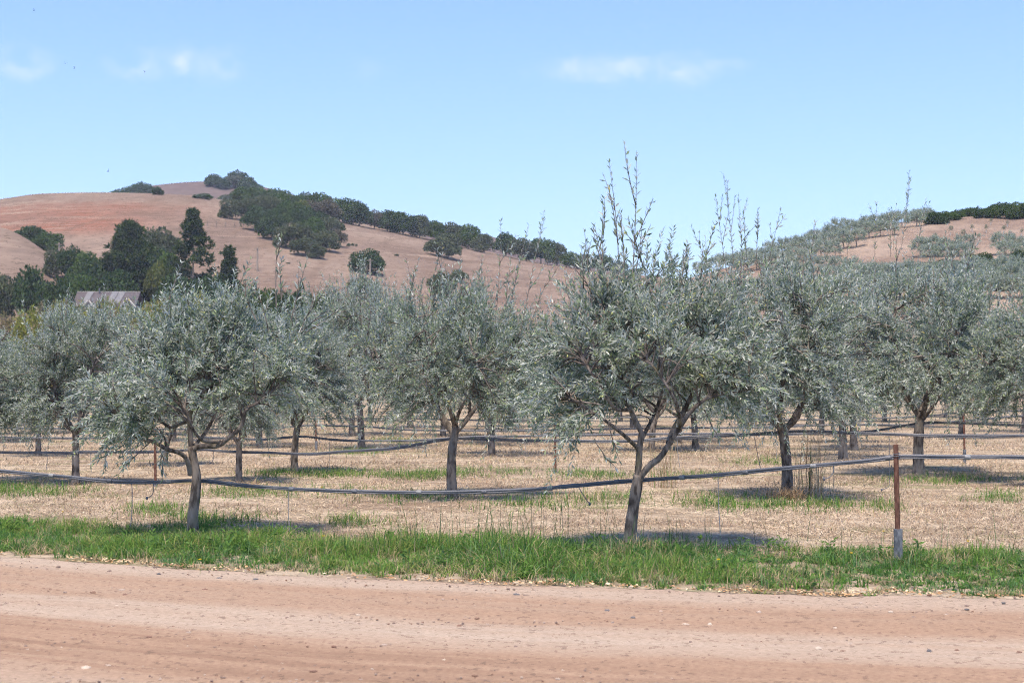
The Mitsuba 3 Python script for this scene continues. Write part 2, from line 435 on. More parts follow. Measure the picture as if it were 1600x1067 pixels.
def make_olive(seed, limbs, blobs, n_branch, n_shoot, shoot_len, spacing, ll, lw, extra=(), trunk=None, r_trunk=.06, sides=9, weights=None, fruit=0, droop=.36, hollow=None):
    """Local coordinates, base of the trunk at the origin. Returns trunk, limb meshes, leaf mesh with colours, twig mesh, fruit mesh."""
    r = np.random.default_rng(seed)
    out = dict(limbs=[])
    out['trunk'] = limb_tube(trunk, r_trunk * 1.12, r_trunk * .86, 26, sides + 3, .17, seed, .35)
    for i, l in enumerate(limbs):
        out['limbs'].append(limb_tube(l, r_trunk * (.60 if i < 3 else .40), .010, 22, sides, .16, seed + i))
    # crown targets, spread through the blobs' volume but more towards the outside
    C, Rr = np.array([b[:3] for b in blobs], float), np.array([b[3:6] for b in blobs], float)
    vol = Rr.prod(1) ** .8
    which = r.choice(len(blobs), n_branch, p=vol / vol.sum())
    u = unit(r.normal(size=(n_branch, 3)))
    rad = r.uniform(.25, 1, (n_branch, 1)) ** .42
    tgt = C[which] + u * Rr[which] * rad
    S = limb_samples(limbs)
    dist = np.linalg.norm(tgt[:, None] - S[None], axis=2) + r.uniform(0, .35, (n_branch, len(S)))
    org = S[dist.argmin(1)]
    mid = (org + tgt) / 2 + np.array([0, 0, 1.0]) * (.16 + .12 * r.random((n_branch, 1))) * np.linalg.norm(tgt - org, axis=1, keepdims=True) + r.normal(size=(n_branch, 3)) * .06
    s = np.linspace(0, 1, 8)[None, :, None]
    B = org[:, None] * (1 - s) ** 2 + mid[:, None] * 2 * s * (1 - s) + tgt[:, None] * s ** 2
    tw = [tubes(B, np.linspace(.0095, .0035, 8)[None] * r.uniform(.7, 1.3, (n_branch, 1)), 4)]
    # shoots
    b = r.integers(0, n_branch, n_shoot)
    t = r.uniform(.25, 1.0, n_shoot) ** .7
    x = t * 6.999
    i = np.minimum(x.astype(int), 6)
    fr = (x - i)[:, None]
    base = B[b, i] * (1 - fr) + B[b, i + 1] * fr
    tan = unit(B[b, i + 1] - B[b, i])
    zc, zr = C[:, 2].mean(), max((C[:, 2] + Rr[:, 2]).max() - C[:, 2].mean(), .1)
    hgt = np.clip((base[:, 2] - zc) / zr, -1, 1)
    outw = unit(base - np.array([*C.mean(0)[:2], zc - .2]))
    d = unit(tan * .55 + outw * .5 + r.normal(size=(n_shoot, 3)) * .42 + np.array([0, 0, 1.0]) * (.40 + .60 * np.clip(hgt, -.35, 1))[:, None])
    L = shoot_len * r.uniform(.55, 1.35, n_shoot)
    bend = np.where(hgt > .15, .08, -droop * (.6 + .5 * r.random(n_shoot)))
    P = shoot_paths(r, base, d, L, bend)
    if hollow:      # pruned clear round the lower limbs
        x0, x1, z0, z1 = hollow
        tip = P[:, -1]
        inside = np.zeros(n_shoot, bool)
        for pt in (P[:, 2], P[:, 4], tip):
            inside |= (pt[:, 0] > x0) & (pt[:, 0] < x1) & (pt[:, 2] > z0) & (pt[:, 2] < z1)
        P = P[~inside | (r.random(n_shoot) < .10)]
        n_shoot = len(P)
    lv = shoot_leaves(r, P, spacing, ll, lw)
    tw.append(tubes(P[:, ::2] if P.shape[1] > 4 else P, np.linspace(.0028, .0012, len(range(0, P.shape[1], 2)))[None] * np.ones((n_shoot, 1)), 3))
    if len(extra):
        E0, E1 = np.array([e[0] for e in extra], float), np.array([e[1] for e in extra], float)
        d = E1 - E0
        Ln = np.linalg.norm(d, axis=1)
        Q = shoot_paths(r, E0, unit(d), Ln, r.uniform(-.06, .06, len(Ln)), 9, .09)
        F0 = np.vstack([Q[:, 3], Q[:, 5]])
        Fd = unit(np.vstack([d, d]) / np.r_[Ln, Ln][:, None] + r.normal(size=(2 * len(Ln), 3)) * .34)
        FL = np.r_[Ln, Ln] * r.uniform(.16, .46, 2 * len(Ln))
        Q = np.vstack([Q, shoot_paths(r, F0, Fd, FL, np.full(len(FL), .12), 9, .1)])
        Ln = np.r_[Ln, FL]
        l2 = shoot_leaves(r, Q, max(.052, spacing * 1.6), ll * 1.2, lw * 1.2, .12, (.35, .95), .72)
        lv = [np.concatenate([a, c]) for a, c in zip(lv, l2)]
        tw.append(tubes(Q, np.linspace(.006, .0016, 9)[None] * np.ones((len(Ln), 1)), 4))
    out['leaves'] = leaves(*lv)
    col = olive_colours(r, len(lv[0]), weights or (.22, .28, .25, .12, .125, .006))
    out['colour'] = np.repeat(col, 4, axis=0)
    out['twigs'] = merge(tw)
    if fruit:
        k = r.integers(0, len(lv[0]), fruit)
        ico = trimesh.creation.icosphere(subdivisions=1, radius=1.0)
        v = np.asarray(ico.vertices)
        pos = lv[0][k] - np.array([0, 0, .012])
        V = (v[None] * np.array([.0085, .0085, .011]) * r.uniform(.8, 1.2, (fruit, 1, 1)) + pos[:, None]).reshape(-1, 3)
        Fc = (np.asarray(ico.faces)[None] + (np.arange(fruit) * len(v))[:, None, None]).reshape(-1, 3)
        out['fruit'] = (V, Fc)
    return out


TW = np.array([.20, .165, .14])


def add_unique_olive(m, pos, label, group_name):
    k = thing('olive_tree', label, 'olive tree', group_name)
    W = {'to_world': T().translate([float(v) for v in pos])}
    tk = part(k, 'trunk', mikit.ply(m['trunk'], 'bark', smooth=True, **W))
    for l in m['limbs']:
        part(tk, 'limb', mikit.ply(l, 'bark', smooth=True, **W))
    ck = part(k, 'crown', mikit.ply(m['leaves'], 'foliage', color=m['colour'], **W))
    part(ck, 'twigs', mikit.ply(m['twigs'], 'bark', smooth=True, **W))
    labels[ck + '__twigs'] = dict(kind='stuff')
    if 'fruit' in m:
        part(ck, 'olives', mikit.ply(m['fruit'], 'olive_skin', smooth=True, **W))
        labels[ck + '__olives'] = dict(kind='stuff')
    return k


scene['olive_skin'] = dict(type='principled', base_color=rgb(.42, .47, .20), roughness=.35, specular=.5)


class Local:
    """Photo pixels to local tree coordinates at the tree's own depth, with an optional offset towards the viewer or away."""
    def __init__(self, x, y):
        self.o = hit(x, y)

    def __call__(self, x, y, dy=0.0):
        return at(x, y, self.o[1] + dy) - self.o

    def blob(self, x, y, rx, ry, dy=0.0, depth=None):
        k = self.o[1] / F
        return [*self(x, y, dy), rx * k, (depth or (rx + ry) * .5) * k, ry * k]


# tree 1: front row, left
q = Local(303, 838)
t1 = make_olive(
    101,
    limbs=[[q(300, 705), q(312, 697, -.05), q(336, 697, -.12), q(362, 680, -.2), q(378, 664, -.25), q(384, 640, -.3), q(405, 628, -.25), q(430, 605, -.1), q(455, 560)],
           [q(299, 715), q(298, 690, .02), q(296, 655), q(302, 635, -.05), q(318, 612, -.1), q(325, 590, -.1), q(345, 555, .1), q(370, 500, .15)],
           [q(298, 742), q(292, 718, -.08), q(280, 707, -.16), q(262, 702, -.25), q(240, 690, -.3), q(215, 684, -.3), q(190, 660, -.35)],
           [q(296, 658), q(282, 662, .12), q(268, 668, .2), q(250, 655, .3), q(235, 620, .4)],
           [q(302, 640), q(285, 622, .05), q(272, 600, .1), q(266, 575, .15), q(262, 540, .2)],
           [q(345, 690, -.14), q(322, 690, -.3), q(308, 680, -.5), q(290, 640, -.7)],
           [q(299, 700), q(330, 660, .35), q(350, 600, .6), q(365, 540, .7)]],
    blobs=[q.blob(215, 610, 75, 70, -.25), q.blob(270, 560, 80, 75, .1), q.blob(325, 560, 82, 72, 0), q.blob(400, 572, 66, 60, -.1), q.blob(450, 555, 46, 48, .1), q.blob(345, 500, 40, 35, .1),
           q.blob(330, 600, 90, 50, .45), q.blob(185, 655, 40, 40, -.45), q.blob(265, 600, 60, 45, -.6), q.blob(400, 590, 60, 40, .4), q.blob(220, 655, 50, 38, -.2), q.blob(215, 640, 60, 45, .4), q.blob(425, 600, 50, 35, -.3)],
    n_branch=290, n_shoot=1100, shoot_len=.34, spacing=.025, ll=.079, lw=.0205, fruit=260,
    extra=[(q(432, 480), q(425, 360)), (q(455, 500, .1), q(482, 388, .1)), (q(440, 470, -.1), q(438, 420, -.1)), (q(400, 500), q(372, 440)), (q(380, 500, .2), q(355, 452, .2)), (q(475, 500), q(510, 455)),
           (q(218, 560, -.1), q(222, 480, -.1)), (q(240, 550), q(275, 430)), (q(270, 520), q(262, 470)), (q(170, 650, -.5), q(165, 745, -.5)), (q(330, 520), q(335, 450)), (q(470, 520), q(520, 470, .1)),
           (q(300, 500), q(288, 440)), (q(420, 520), q(405, 440)), (q(460, 540), q(500, 440)), (q(350, 500), q(395, 400)), (q(450, 540, .1), q(545, 470, .1)), (q(235, 690, -.3), q(186, 735, -.4)), (q(215, 680, -.3), q(150, 728, -.4)), (q(250, 690, -.35), q(258, 745, -.4))],
    trunk=[q(303, 842), q(301, 815), q(304, 780), q(307, 745), q(302, 715), q(299, 697)], r_trunk=.050, sides=10, droop=.42, hollow=(q(272, 700)[0], q(405, 700)[0], q(300, 760)[2], q(300, 640)[2]))
add_unique_olive(t1, q.o, 'front row olive tree with smooth pale grey trunk, forked low, nearest to the left edge', 'olive trees of the front row')

# tree 2: front row, right of centre, leaning
q = Local(984, 858)
t2 = make_olive(
    202,
    limbs=[[q(996, 748), q(998, 720), q(1000, 692), q(1002, 676), q(994, 660, .05), q(985, 640, .1), q(975, 610, .15), q(960, 570, .1), q(950, 510)],
           [q(998, 752), q(1012, 730, -.05), q(1032, 714, -.1), q(1046, 692, -.14), q(1062, 668, -.18), q(1080, 642, -.2), q(1110, 620, -.2), q(1150, 612, -.2), q(1185, 604, -.15)],
           [q(1046, 692, -.14), q(1052, 672, .1), q(1075, 630, .25), q(1095, 580, .3), q(1110, 520, .3)],
           [q(1000, 692), q(1010, 672, .3), q(1025, 640, .5), q(1040, 590, .6), q(1050, 520, .5)],
           [q(996, 700), q(975, 680, -.2), q(950, 660, -.35), q(920, 640, -.4), q(890, 620, -.4)],
           [q(985, 640, .1), q(965, 640, -.2), q(935, 600, -.4), q(910, 560, -.3)],
           [q(1062, 668, -.18), q(1060, 640, -.5), q(1040, 600, -.65), q(1010, 560, -.6)]],
    blobs=[q.blob(905, 580, 78, 80, -.2), q.blob(955, 545, 78, 75, 0), q.blob(1030, 530, 85, 80, .1), q.blob(1100, 545, 85, 75, 0), q.blob(1150, 570, 60, 60, -.1),
           q.blob(1010, 600, 95, 60, .5), q.blob(915, 640, 50, 40, -.45), q.blob(1050, 560, 80, 55, -.6), q.blob(1045, 460, 60, 34, 0), q.blob(945, 470, 45, 36, .1), q.blob(1120, 480, 45, 36, .1), q.blob(880, 620, 55, 45, .1), q.blob(1120, 600, 60, 45, .3), q.blob(930, 625, 60, 35, .5)],
    n_branch=300, n_shoot=1180, shoot_len=.36, spacing=.025, ll=.079, lw=.0205, fruit=300,
    extra=[(q(985, 470), q(1006, 227)), (q(968, 460, .05), q(967, 252, .05)), (q(940, 470), q(945, 320)), (q(925, 480), q(912, 345)), (q(975, 460, -.1), q(978, 345, -.1)), (q(990, 440), q(1012, 345)),
           (q(915, 490), q(905, 385)), (q(1040, 470), q(1055, 395)), (q(1060, 480), q(1085, 390)), (q(1085, 480, .1), q(1112, 352, .1)), (q(1020, 470), q(1025, 400)), (q(950, 450), q(930, 360)),
           (q(1010, 450), q(1052, 400)), (q(930, 690, -.4), q(960, 735, -.4)), (q(950, 660, -.4), q(965, 720, -.45)), (q(1100, 640, -.3), q(1125, 690, -.3)), (q(1020, 470, .1), q(985, 330, .1)), (q(1110, 480), q(1130, 400)), (q(1140, 500), q(1165, 420)), (q(900, 520), q(885, 440)), (q(870, 560), q(845, 480)), (q(1060, 470, .1), q(1075, 380, .1)), (q(930, 470), q(895, 400))],
    trunk=[q(981, 866), q(984, 840), q(988, 805), q(993, 772), q(998, 742)], r_trunk=.055, sides=10, droop=.42, hollow=(q(968, 700)[0], q(1085, 700)[0], q(1000, 760)[2], q(1000, 648)[2]))
add_unique_olive(t2, q.o, 'front row olive tree leaning right with a split low trunk and tall upright shoots', 'olive trees of the front row')


# canonical olives for the rows behind, shared as instances
def canonical(seed, n_branch, n_shoot, shoot_len, spacing, ll, lw, weights=None, fruit=0, tall=6):
    r = np.random.default_rng(seed)
    lean = r.normal(size=2) * .06
    fork = np.array([lean[0], lean[1], .8 + .12 * r.random()])
    trunk = [np.array([0, 0, -.05]), np.array([lean[0] * .2, 0, .3]), fork]
    limbs = []
    a0 = r.uniform(0, 6.28)
    for i in range(6):
        a = a0 + i * 2.4 + r.normal() * .25
        rr = r.uniform(.7, 1.15) if i < 4 else r.uniform(.3, .6)
        hz = r.uniform(1.75, 2.3) if i < 4 else r.uniform(2.1, 2.5)
        e = np.array([math.cos(a) * rr, math.sin(a) * rr, hz])
        m1 = fork + np.array([math.cos(a), math.sin(a), 0]) * .22 + np.array([0, 0, .16]) + r.normal(size=3) * .04
        m2 = (fork + e) / 2 + np.array([math.cos(a), math.sin(a), 0]) * .12 + r.normal(size=3) * .07
        limbs.append([fork - np.array([0, 0, .06 * (i % 3)]), m1, m2, e])
    blobs = [[0, 0, 1.95, .75, .75, .6]]
    for i in range(8):
        a = a0 + i * 6.28 / 8 + r.normal() * .2
        rr = r.uniform(.55, .95)
        blobs.append([math.cos(a) * rr, math.sin(a) * rr, r.uniform(1.45, 2.15), r.uniform(.42, .62), r.uniform(.42, .62), r.uniform(.38, .55)])
    for i in range(7):
        a = a0 + .4 + i * 6.28 / 7 + r.normal() * .2
        rr = r.uniform(.75, 1.1)
        blobs.append([math.cos(a) * rr, math.sin(a) * rr, r.uniform(1.12, 1.4), r.uniform(.36, .5), r.uniform(.36, .5), r.uniform(.26, .36)])
    ex = []
    for i in range(tall):
        a, rr = r.uniform(0, 6.28), r.uniform(.1, .9)
        b0 = np.array([math.cos(a) * rr, math.sin(a) * rr, r.uniform(2.1, 2.4)])
        ex.append((b0, b0 + np.array([r.normal() * .12, r.normal() * .12, r.uniform(.28, .78)])))
    return make_olive(seed, limbs, blobs, n_branch, n_shoot, shoot_len, spacing, ll, lw, ex, trunk, .070, 7, weights, fruit)


GREENER = (.24, .33, .20, .07, .15, .01)
VARIANTS = {}
for name, args in dict(
        mid_a=(11, 300, 1650, 0.36, .029, .078, .021, None, 120, 22), mid_b=(12, 300, 1650, 0.36, .029, .078, .021, None, 120, 26), mid_c=(13, 300, 1650, 0.36, .029, .078, .021, GREENER, 80, 24),
        far_a=(21, 180, 950, .40, .042, .082, .025, GREENER, 0, 12), far_b=(22, 180, 950, .40, .042, .082, .025, None, 0, 14), far_c=(23, 180, 950, .40, .042, .082, .025, GREENER, 0, 9),
        hill_a=(31, 90, 420, .5, .085, .18, .075, GREENER, 0, 3), hill_b=(32, 90, 420, .5, .085, .18, .075, GREENER, 0, 3)).items():
    m = canonical(*args)
    group('olive_trunk_' + name, mikit.ply(merge([m['trunk'], *m['limbs']]), 'bark', smooth=True))
    group('olive_crown_' + name, mikit.ply(m['leaves'], 'foliage', color=m['colour']))
    VARIANTS[name] = ['trunk', 'crown']
    if not name.startswith('hill'):
        group('olive_twigs_' + name, mikit.ply(m['twigs'], 'bark', smooth=True))
        VARIANTS[name].append('twigs')
    if 'fruit' in m:
        group('olive_fruit_' + name, mikit.ply(m['fruit'], 'olive_skin', smooth=True))
        VARIANTS[name].append('fruit')


def put_olive(v, X, Y, s, rz, label, group_name, sz=None, name='olive_tree'):
    k = thing(name, label, 'olive tree', group_name)
    z = float(H(X, Y)) - .02
    for p in VARIANTS[v]:
        t = {'trunk': 'trunk', 'crown': 'crown', 'twigs': 'crown__twigs', 'fruit': 'crown__olives'}[p]
        kk = part(k, t, inst(f'olive_{p}_{v}', X, Y, z, s, rz, sz))
        if p in ('twigs', 'fruit'):
            labels[kk] = dict(kind='stuff')
    return k


SECOND, MIDDLE = 'olive trees of the second row', 'olive trees standing in the middle rows'
taken = []
for (x, y, v, s, rz, sz, label, g) in (
        (118, 757, 'mid_a', .80, 20, .98, 'second row olive tree with dark forked trunk near the left edge', SECOND),
        (-70, 757, 'mid_b', 1.0, 80, .92, 'olive tree cut off by the left edge, only its drooping right side in view', SECOND),
        (373, 753, 'mid_b', .68, 200, .80, 'olive tree with thin pale trunk just right of the front left tree', SECOND),
        (707, 779, 'mid_c', .92, 140, 1.04, 'second row olive tree with thick straight grey trunk midway between the two front trees', SECOND),
        (1230, 779, 'mid_a', 1.0, 110, 1.12, 'second row olive tree with dry reeds round its rough leaning trunk', SECOND),
        (1435, 741, 'mid_b', 1.22, 310, 1.27, 'tall olive tree with a Y shaped fork behind the rusty stake', MIDDLE),
        (1640, 755, 'mid_c', 1.1, 10, 1.12, 'olive tree cut off by the right edge, only its leafy left side in view', MIDDLE),
        (460, 739, 'mid_a', .85, 260, 1.0, 'olive tree with stout straight grey trunk right of the thin pale trunk', MIDDLE),
        (258, 727, 'mid_c', .62, 45, .74, 'olive tree whose dark trunk shows just left of the front left tree', MIDDLE),
        (565, 701, 'far_b', 1.1, 30, 1.42, 'olive tree with dark forked trunk, the nearer of two close trunks left of the centre', MIDDLE),
        (550, 681, 'far_a', 1.1, 120, 1.35, 'olive tree with dark leaning trunk, the farther of two close trunks left of the centre', MIDDLE),
        (405, 698, 'far_c', 1.05, 210, 1.08, 'olive tree with short dark trunk between the thin pale trunk and the stout grey trunk', MIDDLE),
        (641, 668, 'far_a', 1.2, 300, 1.4, None, MIDDLE), (1087, 701, 'far_b', 1.05, 10, 1.15, 'olive tree with a pale straight trunk right of the leaning front tree', MIDDLE),
        (1317, 717, 'far_c', 1.1, 70, 1.3, 'olive tree with curved trunk, nearer of two close trunks left of the rusty stake', MIDDLE),
        (1334, 703, 'far_a', 1.1, 160, 1.25, 'olive tree with slim straight trunk, farther of two close trunks left of the rusty stake', MIDDLE),
        (1503, 685, 'far_b', 1.15, 250, 1.3, 'olive tree right behind the slim stake near the right edge', MIDDLE),
        (1207, 666, 'far_c', 1.1, 320, 1.2, None, MIDDLE), (762, 674, 'far_b', 1.1, 90, 1.15, None, MIDDLE), (893, 680, 'far_a', 1.05, 180, 1.15, None, MIDDLE),
        (768, 712, 'far_c', 1.0, 60, 1.1, 'olive tree with slim trunk just right of the thick central trunk', MIDDLE), (1018, 706, 'far_b', 1.0, 140, 1.1, 'olive tree whose trunk shows behind the fork of the leaning front tree', MIDDLE),
        (272, 689, 'far_a', .8, 240, .8, None, MIDDLE), (1538, 660, 'far_c', 1.1, 20, 1.2, None, MIDDLE), (1600, 676, 'far_b', 1.1, 100, 1.25, None, MIDDLE), (60, 712, 'far_a', .8, 200, .78, None, MIDDLE),
        (692, 682, 'far_c', 1.05, 35, 1.15, None, MIDDLE)):
    o = hit(x, y)
    taken.append(o[:2])
    put_olive(v, o[0], o[1], s, rz, label or 'small far olive tree between the trunks of the middle rows', g, sz)


def water_shoots(key, o, extra, seed):
    r = np.random.default_rng(seed)
    L = lambda x, y: at(x, y, o[1]) - o
    E0 = np.array([L(a, b) for (a, b), _ in extra])
    d = np.array([L(a, b) for _, (a, b) in extra]) - E0
    E0[:, 1] += r.uniform(-.4, .4, len(E0))
    Ln = np.linalg.norm(d, axis=1)
    Q = shoot_paths(r, E0, unit(d), Ln, r.uniform(-.05, .05, len(Ln)), 9, .06)
    F0 = np.vstack([Q[:, 3], Q[:, 5]])
    FL = np.r_[Ln, Ln] * r.uniform(.18, .4, 2 * len(Ln))
    Q = np.vstack([Q, shoot_paths(r, F0, unit(np.vstack([d, d]) / np.r_[Ln, Ln][:, None] + r.normal(size=(2 * len(Ln), 3)) * .3), FL, np.full(len(FL), .12), 9, .1)])
    lv = shoot_leaves(r, Q, .055, .092, .024, .1, (.35, .95), .72)
    W = {'to_world': T().translate([float(v) for v in o])}
    a = part(key, 'water_shoots', mikit.ply(leaves(*lv), 'foliage', color=np.repeat(olive_colours(r, len(lv[0])), 4, axis=0), **W))
    b = part(a, 'twigs', mikit.ply(tubes(Q, np.linspace(.0042, .0014, 9)[None] * np.ones((len(Q), 1)), 4), 'bark', smooth=True, **W))
    labels[a], labels[b] = dict(label='tall upright shoots against the sky', kind='stuff'), dict(kind='stuff')


water_shoots('olive_tree_006', hit(1230, 779), [((1145, 420), (1134, 268)), ((1140, 430), (1118, 300)), ((1165, 420), (1152, 305)), ((1185, 410), (1188, 318)), ((1200, 410), (1217, 332)), ((1175, 420), (1172, 335)), ((1125, 440), (1085, 350)), ((1215, 420), (1240, 370)), ((1260, 410), (1268, 350))], 61)
water_shoots('olive_tree_007', hit(1435, 741), [((1410, 390), (1427, 275)), ((1400, 390), (1406, 312)), ((1372, 400), (1371, 316)), ((1430, 390), (1440, 312)), ((1395, 400), (1395, 322)), ((1330, 410), (1333, 345)), ((1470, 400), (1482, 350)), ((1300, 430), (1290, 370))], 62)
water_shoots('olive_tree_005', hit(707, 779), [((772, 520), (792, 352)), ((792, 515), (817, 345)), ((812, 525), (848, 343)), ((786, 510), (802, 385)), ((690, 490), (688, 380)), ((655, 510), (642, 400)), ((720, 490), (716, 395)), ((750, 500), (752, 400)), ((820, 530), (868, 395))], 63)
r = np.random.default_rng(7)
n_far = 0
for row, Y in enumerate((38, 44, 50, 56, 63, 70, 78)):
    half = Y * .36
    for X in np.arange(-half, half, 4.45):
        X, Yj = X + r.uniform(-.5, .5) + (row % 2) * 2.1, Y + r.uniform(-.6, .6)
        if min(np.hypot(*(np.array([X, Yj]) - t)) for t in taken) < 3.2:
            continue
        u = X / Yj
        if -.28 < u < -.255 and Y < 50:
            continue
        s = r.uniform(1.08, 1.25)
        put_olive(('far_a', 'far_b', 'far_c')[r.integers(3)], X, Yj, s, r.uniform(0, 360), 'small distant olive tree in the back rows of the orchard', 'olive trees in the back rows', s * r.uniform(.68, .78))
        n_far += 1

# ------------------------------------------------------------------ crowns of oaks, pines and shrubs
def clump_crown(seed, lobes, n, size, palette, weights, flat=.38, jitter=.13, leaf_w=.55):
    """Leaf sprays scattered over and through the lobes (x, y, z, rx, ry, rz)."""
    r = np.random.default_rng(seed)
    C, R = np.array([l[:3] for l in lobes], float), np.array([l[3:6] for l in lobes], float)
    area = (R[:, 0] * R[:, 2])
    w = r.choice(len(lobes), n, p=area / area.sum())
    u = unit(r.normal(size=(n, 3)))
    u[:, 2] = np.where(u[:, 2] < -.5, -u[:, 2] * .6, u[:, 2])
    rad = np.clip(1 - np.abs(r.normal(size=(n, 1))) * jitter, .3, 1.1) + .05 * (meshkit.fbm(u * 3 + w[:, None] * 7.0, 3, seed) - .5)[:, None] * 6
    p = C[w] + u * R[w] * rad
    d = unit(u * .6 + r.normal(size=(n, 3)) * .7)
    nrm = unit(u + r.normal(size=(n, 3)) * flat)
    s = size * r.uniform(.6, 1.4, n)
    V, Fc = leaves(p, d, nrm, s, s * leaf_w, .12)
    pal = np.array(palette, float)
    lobe_tone = r.uniform(.85, 1.15, len(lobes))
    col = pal[r.choice(len(pal), n, p=np.array(weights) / sum(weights))] * r.uniform(.75, 1.25, (n, 1)) * lobe_tone[w][:, None]
    return (V, Fc), np.repeat(col, 4, axis=0)


def oak_lobes(seed, n=18):
    r = np.random.default_rng(seed)
    lobes = [[0, 0, .50, .46, .46, .40]]
    for i in range(n):
        a, rr = r.uniform(0, 6.28), r.uniform(.2, .60)
        k = r.uniform(.17, .29)
        lobes.append([math.cos(a) * rr, math.sin(a) * rr, r.uniform(.22, .80 - .35 * rr), k, k, k * .8])
    return lobes


DARK = [(.034, .066, .030), (.052, .094, .040), (.08, .13, .055)]
GREY = [(.068, .098, .052), (.10, .13, .072), (.145, .165, .105)]
GREEN = [(.045, .09, .03), (.075, .13, .042), (.11, .165, .055)]
YELLOW = [(.12, .16, .045), (.17, .19, .06), (.10, .13, .05)]
BARE = [(.19, .18, .15), (.145, .14, .11), (.095, .105, .07)]
OAKS = {}
for i, (nm, pal) in enumerate((('dark', DARK), ('dark2', DARK), ('grey', GREY), ('grey2', GREY), ('green', GREEN), ('green2', GREEN), ('yellow', YELLOW), ('bare', BARE))):
    lo = oak_lobes(50 + i)
    (v, f), c = clump_crown(60 + i, lo, 4200, .080, pal, (1, 1.2, .8), leaf_w=.7)
    group('oak_crown_' + nm, mikit.ply((v, f), 'foliage', color=c))
    rr = np.random.default_rng(i)
    tr = [limb_tube([[0, 0, -.05], [.02, 0, .15], [.0, .02, .4]], .035, .022, 8, 6, .1, i)]
    for a in rr.uniform(0, 6.28, 5):
        tr.append(limb_tube([[0, 0, .18], [math.cos(a) * .15, math.sin(a) * .15, .36], [math.cos(a) * .4, math.sin(a) * .4, .55]], .018, .006, 8, 5, .1, i))
    group('oak_trunk_' + nm, mikit.ply(merge(tr), 'bark', smooth=True))


def put_oak(kind, pos, width, height, rz, label, g, cat='oak tree', name='oak_tree'):
    k = thing(name, label, cat, g)
    for p in ('trunk', 'crown'):
        part(k, p, inst(f'oak_{p}_{kind}', *pos, width / 1.4, rz, height / .95))
    return k


r = np.random.default_rng(9)
ADJ = dict(dark='dark green', dark2='dark green', grey='grey green', grey2='grey green', green='mid green', green2='mid green', yellow='yellow green', bare='greyish half bare')
LOWER = [(362, 343, 44, 33, 'grey'), (400, 360, 46, 40, 'dark'), (388, 345, 42, 36, 'grey2'), (425, 374, 46, 42, 'dark2'), (450, 356, 48, 42, 'green'), (420, 347, 48, 42, 'grey'), (478, 364, 50, 42, 'dark'), (455, 388, 58, 42, 'grey2'),
         (490, 377, 46, 38, 'green2'), (506, 392, 46, 34, 'grey'), (478, 400, 48, 30, 'grey2'), (496, 404, 34, 22, 'grey'), (522, 384, 38, 28, 'bare'), (515, 368, 42, 30, 'grey'), (470, 344, 42, 30, 'yellow'), (440, 336, 46, 34, 'green'),
         (408, 334, 40, 30, 'grey'), (428, 358, 40, 32, 'dark'), (500, 360, 40, 30, 'dark2')]
UPPER = [(380, 319, 38, 28, 'green'), (405, 319, 46, 38, 'green2'), (430, 322, 48, 40, 'green'), (455, 325, 42, 34, 'grey'), (478, 328, 48, 40, 'grey2'), (500, 332, 52, 44, 'green'), (526, 341, 48, 42, 'green2'), (470, 332, 40, 28, 'green'),
         (486, 338, 38, 26, 'bare'), (512, 344, 42, 34, 'bare'), (541, 349, 50, 40, 'dark'), (562, 354, 46, 38, 'dark2'), (585, 358, 34, 30, 'bare'), (606, 362, 46, 34, 'dark'), (630, 367, 46, 34, 'dark2'), (655, 372, 48, 36, 'grey'),
         (680, 377, 46, 32, 'green'), (705, 383, 48, 36, 'grey2'), (731, 389, 52, 38, 'green2'), (756, 395, 44, 30, 'grey'), (700, 404, 62, 40, 'grey'), (790, 401, 46, 38, 'dark'), (815, 407, 44, 36, 'grey2'), (845, 412, 48, 40, 'green'),
         (870, 415, 42, 36, 'grey'), (892, 419, 32, 26, 'green2'), (915, 422, 36, 26, 'grey'), (940, 426, 38, 30, 'dark'), (966, 429, 32, 22, 'grey2'), (990, 432, 26, 14, 'green'), (612, 360, 40, 30, 'green'), (552, 352, 40, 34, 'green')]
for lst, where, g in ((LOWER, 'in the oak grove on the face of the main hill', 'oaks of the hillside grove'), (UPPER, 'along the skyline ridge of the main hill', 'oaks along the ridge')):
    for (x, y, w, h, kind) in lst:
        o = hit(x, y, 100.0, 700.0, h_main)
        k = o[1] / F
        put_oak(kind, o - [0, 0, .3], w * k, h * k * 1.08, r.uniform(0, 360), f'{ADJ[kind]} oak {where}', g)
for (x, y, w, h, kind) in [(165, 305, 30, 16, 'dark'), (185, 302, 32, 17, 'dark2'), (205, 300, 32, 19, 'dark'), (220, 299, 36, 21, 'dark2'), (229, 304, 26, 15, 'dark')]:
    o = at(x, y, 730.0)
    put_oak(kind, [o[0], o[1], float(h_back(o[0], o[1])) - 1.0], w * 730 / F, h * 730 / F * 1.2, r.uniform(0, 360), 'bluish dark oak on the far left crest behind the main hill', 'oaks on the far crest')
for (x, w, h, kind) in [(332, 30, 22, 'dark'), (352, 34, 24, 'grey'), (370, 36, 28, 'dark2'), (386, 34, 26, 'dark'), (345, 28, 20, 'dark2'), (362, 30, 24, 'grey2'), (400, 34, 26, 'dark'), (415, 34, 26, 'dark2'), (590, 30, 18, 'dark'), (604, 34, 20, 'dark2'), (622, 34, 20, 'dark'), (640, 28, 16, 'grey'), (662, 28, 16, 'dark')]:
    Y = r.uniform(700, 755)
    X = (x - 800) / F * Y
    put_oak(kind, [X, Y, float(h_back(X, Y)) - .5], w * Y / F, h * Y / F, r.uniform(0, 360), 'hazy blue green oak on the far ridge' + (' left of the hillside grove' if x < 500 else ' behind the ridge oaks'), 'oaks on the far ridge')
